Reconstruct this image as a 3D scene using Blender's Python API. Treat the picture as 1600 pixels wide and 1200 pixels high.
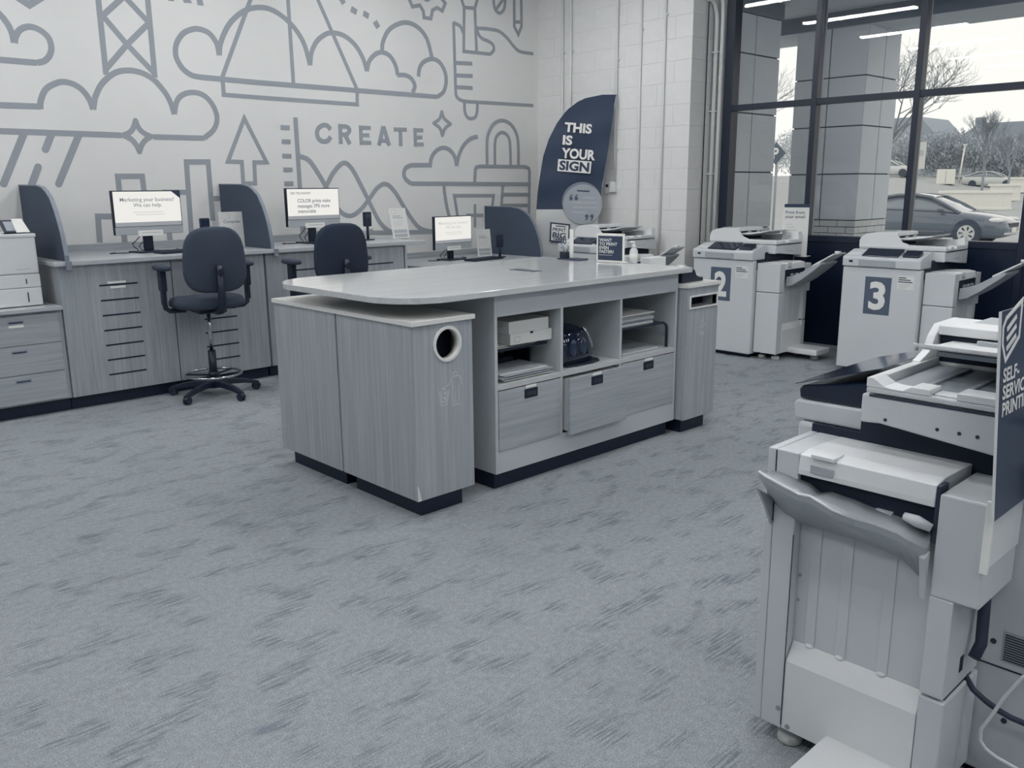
import bpy, bmesh, math, random
from mathutils import Vector, Matrix
for o in list(bpy.data.objects): bpy.data.objects.remove(o)
scene = bpy.context.scene
C = scene.collection
random.seed(7)

# ------------------------------------------------------------------ camera
PITCH, ROLL, YAW = math.radians(12.852), math.radians(-0.456), math.radians(43.53)
fw = Vector((math.sin(YAW)*math.cos(PITCH), math.cos(YAW)*math.cos(PITCH), -math.sin(PITCH)))
r0 = Vector((math.cos(YAW), -math.sin(YAW), 0)); u0 = r0.cross(fw)
rt = r0*math.cos(ROLL) + u0*math.sin(ROLL); up = -r0*math.sin(ROLL) + u0*math.cos(ROLL)
cam = bpy.data.objects.new('camera', bpy.data.cameras.new('camera')); C.objects.link(cam)
cam.matrix_world = Matrix(((rt.x, up.x, -fw.x, 0), (rt.y, up.y, -fw.y, 0), (rt.z, up.z, -fw.z, 1.5), (0, 0, 0, 1)))
cam.data.sensor_width = 36; cam.data.lens = 36*1352.4/1600; cam.data.clip_end = 400; cam.data.clip_start = 0.02
scene.camera = cam

# ------------------------------------------------------------------ world (bright overcast sky), exposure
world = bpy.data.worlds.new('overcast_sky'); scene.world = world; world.use_nodes = True
bg = world.node_tree.nodes['Background']
bg.inputs[0].default_value = (0.93, 0.912, 0.855, 1); bg.inputs[1].default_value = 1.2
vs = scene.view_settings
vs.view_transform = 'Standard'; vs.look = 'None'; vs.exposure = 0.0; vs.gamma = 1.0; vs.use_curve_mapping = False
LAMP = 48.0        # radiance of the strip lamps

# ------------------------------------------------------------------ materials
def lin(c):
    c = c/255.0
    return c/12.92 if c <= 0.04045 else ((c+0.055)/1.055)**2.4
def rgb(t): return (lin(t[0]), lin(t[1]), lin(t[2]), 1)
MATS = {}
def new_mat(name):
    m = bpy.data.materials.new(name); m.use_nodes = True
    return m, m.node_tree, m.node_tree.nodes['Principled BSDF']
def mat(name, col, rough=0.5, metal=0.0, noise=0.04, scale=6.0, bump=0.0, bscale=200.0, coat=0.0, spec=0.5, stretch=(1, 1, 1)):
    m, nt, b = new_mat(name); N = nt.nodes; L = nt.links
    b.inputs['Roughness'].default_value = rough; b.inputs['Metallic'].default_value = metal
    b.inputs['Specular IOR Level'].default_value = spec
    if coat: b.inputs['Coat Weight'].default_value = coat; b.inputs['Coat Roughness'].default_value = 0.05
    tc = N.new('ShaderNodeTexCoord'); mp = N.new('ShaderNodeMapping'); mp.inputs['Scale'].default_value = stretch
    L.new(tc.outputs['Object'], mp.inputs[0])
    nz = N.new('ShaderNodeTexNoise'); nz.inputs['Scale'].default_value = scale; nz.inputs['Detail'].default_value = 4
    L.new(mp.outputs[0], nz.inputs['Vector'])
    mx = N.new('ShaderNodeMix'); mx.data_type = 'RGBA'
    c = rgb(col); mx.inputs[6].default_value = tuple(min(1, v*(1-noise*1.6)) for v in c[:3])+(1,)
    mx.inputs[7].default_value = tuple(min(1, v*(1+noise*1.6)) for v in c[:3])+(1,)
    L.new(nz.outputs[0], mx.inputs[0]); L.new(mx.outputs[2], b.inputs['Base Color'])
    if bump:
        n2 = N.new('ShaderNodeTexNoise'); n2.inputs['Scale'].default_value = bscale; L.new(mp.outputs[0], n2.inputs['Vector'])
        bp = N.new('ShaderNodeBump'); bp.inputs['Strength'].default_value = bump; bp.inputs['Distance'].default_value = 0.003
        L.new(n2.outputs[0], bp.inputs['Height']); L.new(bp.outputs[0], b.inputs['Normal'])
    MATS[name] = m; return m
def wood(name, c1, c2, axis, rough=0.45):
    m, nt, b = new_mat(name); N = nt.nodes; L = nt.links
    b.inputs['Roughness'].default_value = rough
    tc = N.new('ShaderNodeTexCoord'); mp = N.new('ShaderNodeMapping')
    s = [52, 52, 52]; s[axis] = 1.6; mp.inputs['Scale'].default_value = s
    L.new(tc.outputs['Object'], mp.inputs[0])
    a = N.new('ShaderNodeTexNoise'); a.inputs['Scale'].default_value = 1.0; a.inputs['Detail'].default_value = 3; a.inputs['Distortion'].default_value = 0.4
    d = N.new('ShaderNodeTexNoise'); d.inputs['Scale'].default_value = 5.0; d.inputs['Detail'].default_value = 4
    L.new(mp.outputs[0], a.inputs['Vector']); L.new(mp.outputs[0], d.inputs['Vector'])
    ad = N.new('ShaderNodeMath'); ad.operation = 'MULTIPLY_ADD'; ad.inputs[1].default_value = 0.4
    L.new(d.outputs[0], ad.inputs[0]); L.new(a.outputs[0], ad.inputs[2])
    rp = N.new('ShaderNodeValToRGB'); e = rp.color_ramp.elements
    e[0].position = 0.45; e[0].color = rgb(c1); e[1].position = 0.95; e[1].color = rgb(c2)
    L.new(ad.outputs[0], rp.inputs[0]); L.new(rp.outputs[0], b.inputs['Base Color'])
    bp = N.new('ShaderNodeBump'); bp.inputs['Strength'].default_value = 0.12; bp.inputs['Distance'].default_value = 0.001
    L.new(ad.outputs[0], bp.inputs['Height']); L.new(bp.outputs[0], b.inputs['Normal'])
    MATS[name] = m; return m
def emis(name, col, strength):
    m, nt, b = new_mat(name)
    b.inputs['Base Color'].default_value = (.02, .02, .025, 1); b.inputs['Roughness'].default_value = .35; b.inputs['Emission Color'].default_value = rgb(col)
    b.inputs['Emission Strength'].default_value = strength; MATS[name] = m; return m

mat('wall_paint', (230, 230, 227), 0.75, noise=0.015, bump=0.05, bscale=120)
mat('mural_grey', (155, 161, 167), 0.7, noise=0.02)
mat('block_paint', (224, 224, 222), 0.6, noise=0.03, scale=12, bump=0.25, bscale=60)
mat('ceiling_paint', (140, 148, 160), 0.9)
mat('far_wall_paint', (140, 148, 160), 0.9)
mat('laminate', (194, 199, 202), 0.4, noise=0.02)
mat('shelf_board', (196, 199, 200), 0.4, noise=0.02)
mat('white_top', (232, 231, 226), 0.3, noise=0.02)
mat('kick_dark', (15, 31, 55), 0.5, noise=0.1)
mat('window_black', (13, 28, 50), 0.35, noise=0.05)
mat('frame_dark', (21, 33, 53), 0.4, noise=0.05)
mat('frame_light', (150, 157, 164), 0.35, noise=0.05)
mat('copier_white', (205, 209, 211), 0.45, noise=0.012, bump=0.03, bscale=900)
mat('copier_light', (226, 228, 228), 0.4, noise=0.01)
mat('copier_grey', (170, 176, 180), 0.45, noise=0.015)
mat('copier_inner', (150, 158, 164), 0.5, noise=0.02)
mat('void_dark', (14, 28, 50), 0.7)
mat('black_plastic', (20, 32, 52), 0.4, noise=0.08)
mat('black_gloss', (18, 31, 52), 0.08, noise=0.05, coat=0.6)
mat('screen_glass', (40, 54, 76), 0.12, noise=0.05, coat=0.5)
mat('seam_dark', (40, 52, 70), 0.6)
mat('chrome', (200, 205, 210), 0.15, metal=1.0)
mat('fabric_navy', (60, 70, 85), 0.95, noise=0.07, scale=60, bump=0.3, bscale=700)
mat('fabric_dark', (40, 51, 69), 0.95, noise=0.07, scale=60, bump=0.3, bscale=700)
mat('divider_fabric', (66, 78, 94), 0.9, noise=0.04, bump=0.2, bscale=600)
mat('divider_edge', (128, 137, 147), 0.5)
mat('paper', (226, 226, 222), 0.8, noise=0.02)
mat('paper_white', (243, 242, 236), 0.7, noise=0.01)
mat('paper_grey', (165, 171, 177), 0.8, noise=0.04)
mat('ink', (70, 82, 98), 0.8)
mat('ink_soft', (176, 181, 185), 0.8)
mat('ink_pale', (196, 199, 200), 0.8)
mat('white_print', (235, 235, 231), 0.6)
mat('sign_navy', (50, 64, 86), 0.35, noise=0.05)
mat('number_grey', (82, 95, 113), 0.5)
mat('banner_navy', (44, 59, 82), 0.6, noise=0.05, scale=3, bump=0.2, bscale=9)
mat('banner_white', (205, 207, 206), 0.7, noise=0.03, scale=3, bump=0.3, bscale=8)
mat('badge_grey', (160, 167, 173), 0.7)
mat('conduit_paint', (218, 219, 217), 0.45)
mat('engraved', (205, 209, 210), 0.5)
mat('rubber', (36, 48, 66), 0.8)
mat('castor_white', (205, 206, 202), 0.5)
mat('stone_panel', (214, 220, 226), 0.6, noise=0.05, scale=2)
mat('stone_joint', (64, 76, 94), 0.8)
mat('brick_paint', (215, 218, 219), 0.8, noise=0.06, scale=8)
mat('soffit_paint', (206, 213, 220), 0.8)
mat('fascia_shade', (120, 130, 142), 0.7)
mat('asphalt', (168, 172, 174), 0.9, noise=0.08, scale=3)
mat('road_line', (232, 231, 226), 0.8)
mat('car_paint', (98, 109, 124), 0.15, noise=0.02, coat=0.8)
mat('car_glass', (120, 131, 142), 0.05, coat=0.8)
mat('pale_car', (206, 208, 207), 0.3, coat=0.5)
mat('tyre', (66, 77, 92), 0.8)
mat('alloy', (212, 214, 214), 0.25, metal=0.5)
mat('headlamp', (222, 224, 223), 0.08, coat=1.0)
mat('planter_white', (232, 231, 225), 0.8)
mat('bark', (140, 148, 156), 0.9, noise=0.1)
mat('foliage_haze', (178, 186, 194), 0.9, noise=0.15, scale=2)  # far trees paled in colour to imitate overexposed haze
mat('foliage_haze_pale', (200, 206, 212), 0.9, noise=0.12, scale=2)
mat('house_haze', (168, 176, 184), 0.9)  # far houses lightened in colour for the same washed-out haze
mat('house_roof_haze', (154, 164, 174), 0.9)
mat('pale_wall', (226, 226, 221), 0.9)
wood('wood_upright', (152, 158, 164), (180, 185, 188), 2)
wood('wood_level', (154, 161, 167), (182, 187, 190), 0)
wood('wood_cabinet', (148, 155, 161), (176, 181, 185), 2)
wood('top_laminate', (196, 199, 200), (212, 214, 213), 0, 0.10)
wood('desk_laminate', (176, 181, 185), (198, 201, 203), 0, 0.3)
emis('lamp_tube', (254, 254, 255), LAMP)
emis('lit_screen', (246, 244, 238), 0.90)
emis('lit_screen_band', (160, 165, 170), 0.8)
emis('lit_ink', (112, 122, 134), 0.8)
emis('lit_ink_pale', (205, 206, 204), 0.85)

def carpet():
    m, nt, b = new_mat('carpet'); N = nt.nodes; L = nt.links
    b.inputs['Roughness'].default_value = 1.0; b.inputs['Specular IOR Level'].default_value = 0.15
    geo = N.new('ShaderNodeNewGeometry')
    def noise(scale, vscale, detail=2, rough=0.5, off=(0, 0, 0)):
        mp = N.new('ShaderNodeMapping'); mp.inputs['Scale'].default_value = vscale; mp.inputs['Location'].default_value = off
        L.new(geo.outputs['Position'], mp.inputs[0])
        n = N.new('ShaderNodeTexNoise'); n.inputs['Scale'].default_value = scale; n.inputs['Detail'].default_value = detail; n.inputs['Roughness'].default_value = rough
        L.new(mp.outputs[0], n.inputs['Vector']); return n.outputs[0]
    def ramp(s, a, c):
        r = N.new('ShaderNodeMapRange'); r.inputs[1].default_value = a; r.inputs[2].default_value = c; L.new(s, r.inputs[0]); return r.outputs[0]
    def mul(a, c):
        x = N.new('ShaderNodeMath'); x.operation = 'MULTIPLY'; L.new(a, x.inputs[0])
        if isinstance(c, float): x.inputs[1].default_value = c
        else: L.new(c, x.inputs[1])
        return x.outputs[0]
    streak = ramp(noise(1.0, (8.5, 125.0, 1), 1.0), 0.46, 0.58)
    clump = ramp(noise(1.0, (5.0, 8.2, 1), 1.5, off=(3.1, 7.7, 0)), 0.50, 0.62)
    streak2 = ramp(noise(1.0, (3.2, 80.0, 1), 1.0, off=(11, 2, 0)), 0.62, 0.72)
    broad = noise(0.45, (1, 1, 1), 2)
    fine = noise(190.0, (1, 1, 1), 3)
    mid = noise(40.0, (1, 1, 1), 3, off=(5, 5, 0))
    a = mul(streak, clump)
    s2 = mul(streak2, 0.3)
    mx = N.new('ShaderNodeMath'); mx.operation = 'MAXIMUM'; L.new(a, mx.inputs[0]); L.new(s2, mx.inputs[1])
    k = mul(mx.outputs[0], 0.55)
    c1 = N.new('ShaderNodeMix'); c1.data_type = 'RGBA'; c1.inputs[6].default_value = rgb((140, 147, 151)); c1.inputs[7].default_value = rgb((162, 168, 170))
    L.new(broad, c1.inputs[0])
    c2 = N.new('ShaderNodeMix'); c2.data_type = 'RGBA'; c2.inputs[7].default_value = rgb((86, 96, 108)); L.new(c1.outputs[2], c2.inputs[6]); L.new(k, c2.inputs[0])
    c3 = N.new('ShaderNodeMix'); c3.data_type = 'RGBA'; c3.blend_type = 'MULTIPLY'; c3.inputs[0].default_value = 1.0
    g = N.new('ShaderNodeMapRange'); g.inputs[1].default_value = 0.3; g.inputs[2].default_value = 0.7; g.inputs[3].default_value = 0.72; g.inputs[4].default_value = 1.28; L.new(fine, g.inputs[0])
    g2 = N.new('ShaderNodeMapRange'); g2.inputs[1].default_value = 0.3; g2.inputs[2].default_value = 0.7; g2.inputs[3].default_value = 0.90; g2.inputs[4].default_value = 1.10; L.new(mid, g2.inputs[0])
    gm = N.new('ShaderNodeMath'); gm.operation = 'MULTIPLY'; L.new(g.outputs[0], gm.inputs[0]); L.new(g2.outputs[0], gm.inputs[1])
    L.new(c2.outputs[2], c3.inputs[6]); L.new(gm.outputs[0], c3.inputs[7])
    L.new(c3.outputs[2], b.inputs['Base Color'])
    bp = N.new('ShaderNodeBump'); bp.inputs['Strength'].default_value = 0.5; bp.inputs['Distance'].default_value = 0.004
    L.new(fine, bp.inputs['Height']); L.new(bp.outputs[0], b.inputs['Normal'])
    MATS['carpet'] = m
carpet()
def glass():
    m = bpy.data.materials.new('window_glass'); m.use_nodes = True; nt = m.node_tree; nt.nodes.clear(); N = nt.nodes; L = nt.links
    o = N.new('ShaderNodeOutputMaterial'); mx = N.new('ShaderNodeMixShader'); t = N.new('ShaderNodeBsdfTransparent'); g = N.new('ShaderNodeBsdfGlossy')
    t.inputs[0].default_value = (0.93, 0.94, 0.95, 1); g.inputs['Roughness'].default_value = 0.0; g.inputs[0].default_value = (1, 1, 1, 1)
    f = N.new('ShaderNodeFresnel'); f.inputs[0].default_value = 1.5
    L.new(f.outputs[0], mx.inputs[0]); L.new(t.outputs[0], mx.inputs[1]); L.new(g.outputs[0], mx.inputs[2]); L.new(mx.outputs[0], o.inputs[0])
    MATS['window_glass'] = m
glass()

# ------------------------------------------------------------------ mesh helpers
ORG = {}
def root_of(p):
    while p.parent: p = p.parent
    return p
class MB:
    def __init__(s): s.v = []; s.f = []; s.sm = []
    def add(s, vs_, fs, sm=False):
        n = len(s.v); s.v += [Vector(p) for p in vs_]; s.f += [[i+n for i in f] for f in fs]; s.sm += [sm]*len(fs); return s
    def box(s, x0, x1, y0, y1, z0, z1):
        return s.add([(x0, y0, z0), (x1, y0, z0), (x1, y1, z0), (x0, y1, z0), (x0, y0, z1), (x1, y0, z1), (x1, y1, z1), (x0, y1, z1)],
                     [(0, 3, 2, 1), (4, 5, 6, 7), (0, 1, 5, 4), (1, 2, 6, 5), (2, 3, 7, 6), (3, 0, 4, 7)])
    def hexa(s, p):
        return s.add(p, [(0, 3, 2, 1), (4, 5, 6, 7), (0, 1, 5, 4), (1, 2, 6, 5), (2, 3, 7, 6), (3, 0, 4, 7)])
    def prism(s, poly, axis, a, b, sm=False):
        # poly in the two remaining axes (in x,y,z order), extruded along axis from a to b
        def P(q, t):
            q = list(q); q.insert(axis, t); return q
        n = len(poly); vs_ = [P(q, a) for q in poly]+[P(q, b) for q in poly]
        s.add(vs_, [list(range(n))[::-1], list(range(n, 2*n))])
        k = len(s.v)-2*n
        for i in range(n):
            j = (i+1) % n; s.f.append([k+i, k+j, k+n+j, k+n+i]); s.sm.append(sm)
        return s
    def tube(s, pts, r, n=8, closed=False, caps=True):
        pts = [Vector(p) for p in pts]; m = len(pts); base = len(s.v)
        rs = r if isinstance(r, (list, tuple)) else [r]*m
        up_ = Vector((0, 0, 1)); prev = None
        for i, p in enumerate(pts):
            if closed: d = pts[(i+1) % m]-pts[i-1]
            else: d = pts[min(i+1, m-1)]-pts[max(i-1, 0)]
            d.normalize()
            if prev is None:
                a = up_.cross(d)
                if a.length < 1e-3: a = Vector((1, 0, 0)).cross(d)
            else: a = prev-d*prev.dot(d)
            a.normalize(); b = d.cross(a); prev = a
            for k in range(n):
                t = 2*math.pi*k/n; s.v.append(p+a*math.cos(t)*rs[i]+b*math.sin(t)*rs[i])
        for i in range(m if closed else m-1):
            i2 = (i+1) % m
            for k in range(n):
                k2 = (k+1) % n; s.f.append([base+i*n+k, base+i*n+k2, base+i2*n+k2, base+i2*n+k]); s.sm.append(True)
        if caps and not closed:
            s.f.append([base+k for k in range(n)][::-1]); s.sm.append(False)
            s.f.append([base+(m-1)*n+k for k in range(n)]); s.sm.append(False)
        return s
    def cyl(s, p0, p1, r, n=16, r2=None): return s.tube([p0, p1], [r, r if r2 is None else r2], n)
    def lathe(s, prof, c=(0, 0, 0), n=20):
        base = len(s.v); m = len(prof); c = Vector(c)
        for (r, z) in prof:
            for k in range(n):
                t = 2*math.pi*k/n; s.v.append(c+Vector((r*math.cos(t), r*math.sin(t), z)))
        for i in range(m-1):
            for k in range(n):
                k2 = (k+1) % n; s.f.append([base+i*n+k, base+i*n+k2, base+(i+1)*n+k2, base+(i+1)*n+k]); s.sm.append(True)
        s.f.append([base+k for k in range(n)][::-1]); s.sm.append(False)
        s.f.append([base+(m-1)*n+k for k in range(n)]); s.sm.append(False)
        return s
    def ellipsoid(s, c, rx, ry, rz, n=12, m=8, pw=1.0):
        base = len(s.v); c = Vector(c)
        def sp(x): return math.copysign(abs(x)**pw, x)
        for i in range(m+1):
            ph = -math.pi/2+math.pi*i/m
            for k in range(n):
                t = 2*math.pi*k/n
                s.v.append(c+Vector((rx*sp(math.cos(ph))*sp(math.cos(t)), ry*sp(math.cos(ph))*sp(math.sin(t)), rz*sp(math.sin(ph)))))
        for i in range(m):
            for k in range(n):
                k2 = (k+1) % n; s.f.append([base+i*n+k, base+i*n+k2, base+(i+1)*n+k2, base+(i+1)*n+k]); s.sm.append(True)
        return s
    def ribbon(s, pts, w, O, ex, ey, t=0.002, closed=False):
        # flat stroke of width w along 2D pts, laid on the plane O + ex*x + ey*y with thickness t
        P = [Vector((p[0], p[1])) for p in pts]
        Q = [P[0]]
        for p in P[1:]:
            if (p-Q[-1]).length > 1e-4: Q.append(p)
        P = Q; m = len(P); nrm = ex.cross(ey); base = len(s.v)
        if m < 2: return s
        for i in range(m):
            a = P[i]-P[i-1] if (i > 0 or closed) else P[1]-P[0]
            b = P[(i+1) % m]-P[i] if (i < m-1 or closed) else a
            a = a.normalized(); b = b.normalized(); d = (a+b)
            if d.length < 1e-3: d = a
            d.normalize(); n2 = Vector((-d.y, d.x)); k = 1/max(0.45, n2.dot(Vector((-a.y, a.x))))
            for sg in (1, -1):
                q = P[i]+n2*sg*w/2*k; w3 = O+ex*q.x+ey*q.y
                s.v.append(w3); s.v.append(w3+nrm*t)
        for i in range(m if closed else m-1):
            A = base+4*i; B = base+4*((i+1) % m)
            for f in ([A+1, A+3, B+3, B+1], [A, A+1, B+1, B], [A+3, A+2, B+2, B+3]): s.f.append(f); s.sm.append(False)
        if not closed:
            A = base; B = base+4*(m-1); s.f += [[A, A+2, A+3, A+1], [B+2, B, B+1, B+3]]; s.sm += [False]*2
        return s
    def flat(s, poly, O, ex, ey, t=0.002):
        n = len(poly); nrm = ex.cross(ey)
        A = [O+ex*p[0]+ey*p[1] for p in poly]; vs_ = A+[a+nrm*t for a in A]
        return s.add(vs_, [list(range(n))[::-1], list(range(n, 2*n))]+[[i, (i+1) % n, n+(i+1) % n, n+i] for i in range(n)])
    def xf(s, M):
        s.v = [M @ p for p in s.v]; return s
    def mesh(s, name, bevel=0, seg=2, off=None):
        bm = bmesh.new(); vv = [bm.verts.new(p-off if off is not None else p) for p in s.v]
        for f, sm in zip(s.f, s.sm):
            try: fc = bm.faces.new([vv[i] for i in f]); fc.smooth = sm
            except ValueError: pass
        bmesh.ops.recalc_face_normals(bm, faces=bm.faces)
        if bevel:
            ed = [e for e in bm.edges if len(e.link_faces) == 2 and e.calc_face_angle(0) > 0.6]
            bmesh.ops.bevel(bm, geom=ed, offset=bevel, segments=seg, profile=0.5, affect='EDGES', clamp_overlap=True)
        me = bpy.data.meshes.new(name); bm.to_mesh(me); bm.free(); return me
    def build(s, name, m, parent=None, bevel=0, seg=2):
        off = None
        if parent is not None:
            off = ORG.get(root_of(parent).name)
        else:
            lo = Vector((min(p.x for p in s.v), min(p.y for p in s.v), min(p.z for p in s.v))); hi = Vector((max(p.x for p in s.v), max(p.y for p in s.v), max(p.z for p in s.v)))
            off = Vector(((lo.x+hi.x)/2, (lo.y+hi.y)/2, lo.z))
        me = s.mesh(name, bevel, seg, off); me.materials.append(MATS[m])
        o = bpy.data.objects.new(name, me); C.objects.link(o)
        if parent is not None: o.parent = parent
        else: o.location = off; ORG[o.name] = off
        return o
def tag(o, label=None, cat=None, group=None, kind=None):
    if label: o['label'] = label
    if cat: o['category'] = cat
    if group: o['group'] = group
    if kind: o['kind'] = kind
    return o
def thing(name, label, cat, loc, rz=0, group=None, world=True, kind=None):
    o = bpy.data.objects.new(name, None); C.objects.link(o); o.empty_display_size = 0.1
    o.location = loc; o.rotation_euler = (0, 0, rz)
    if world: ORG[o.name] = Vector(loc)
    return tag(o, label, cat, group, kind)
def box(name, m, x0, x1, y0, y1, z0, z1, parent=None, bevel=0.002):
    return MB().box(x0, x1, y0, y1, z0, z1).build(name, m, parent, bevel)
EX, EY, EZ = Vector((1, 0, 0)), Vector((0, 1, 0)), Vector((0, 0, 1))
def text(name, body, m, parent, O, ex, ey, w=None, h=None, bold=0.0, t=0.0015, spacing=1.0, lines=1.0, align='LEFT'):
    cu = bpy.data.curves.new('txt', 'FONT'); cu.body = body; cu.size = 1.0; cu.offset = bold; cu.space_character = spacing; cu.space_line = lines; cu.align_x = align
    cu.resolution_u = 3
    ob = bpy.data.objects.new('txt', cu); C.objects.link(ob)
    dg = bpy.context.evaluated_depsgraph_get(); me = bpy.data.meshes.new_from_object(ob.evaluated_get(dg))
    bpy.data.objects.remove(ob); bpy.data.curves.remove(cu)
    xs = [v.co.x for v in me.vertices]; ys = [v.co.y for v in me.vertices]
    x0, x1, y0, y1 = min(xs), max(xs), min(ys), max(ys)
    sx = w/(x1-x0) if w else None; sy = h/(y1-y0) if h else None
    if sx is None: sx = sy
    if sy is None: sy = sx
    O = Vector(O); nrm = ex.cross(ey); mb = MB()
    vs_ = [O+ex*((v.co.x-x0)*sx)+ey*((v.co.y-y0)*sy)+nrm*t for v in me.vertices]
    mb.add(vs_, [list(p.vertices) for p in me.polygons]); bpy.data.meshes.remove(me)
    off = ORG.get(root_of(parent).name) if parent else None
    me2 = bpy.data.meshes.new(name); me2.from_pydata([tuple(p-off) if off is not None else tuple(p) for p in mb.v], [], mb.f)
    me2.materials.append(MATS[m]); o = bpy.data.objects.new(name, me2); C.objects.link(o); o.parent = parent
    return o
def arc(c, r, a0, a1, n=8): return [(c[0]+r*math.cos(math.radians(a0+(a1-a0)*i/n)), c[1]+r*math.sin(math.radians(a0+(a1-a0)*i/n))) for i in range(n+1)]
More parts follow.
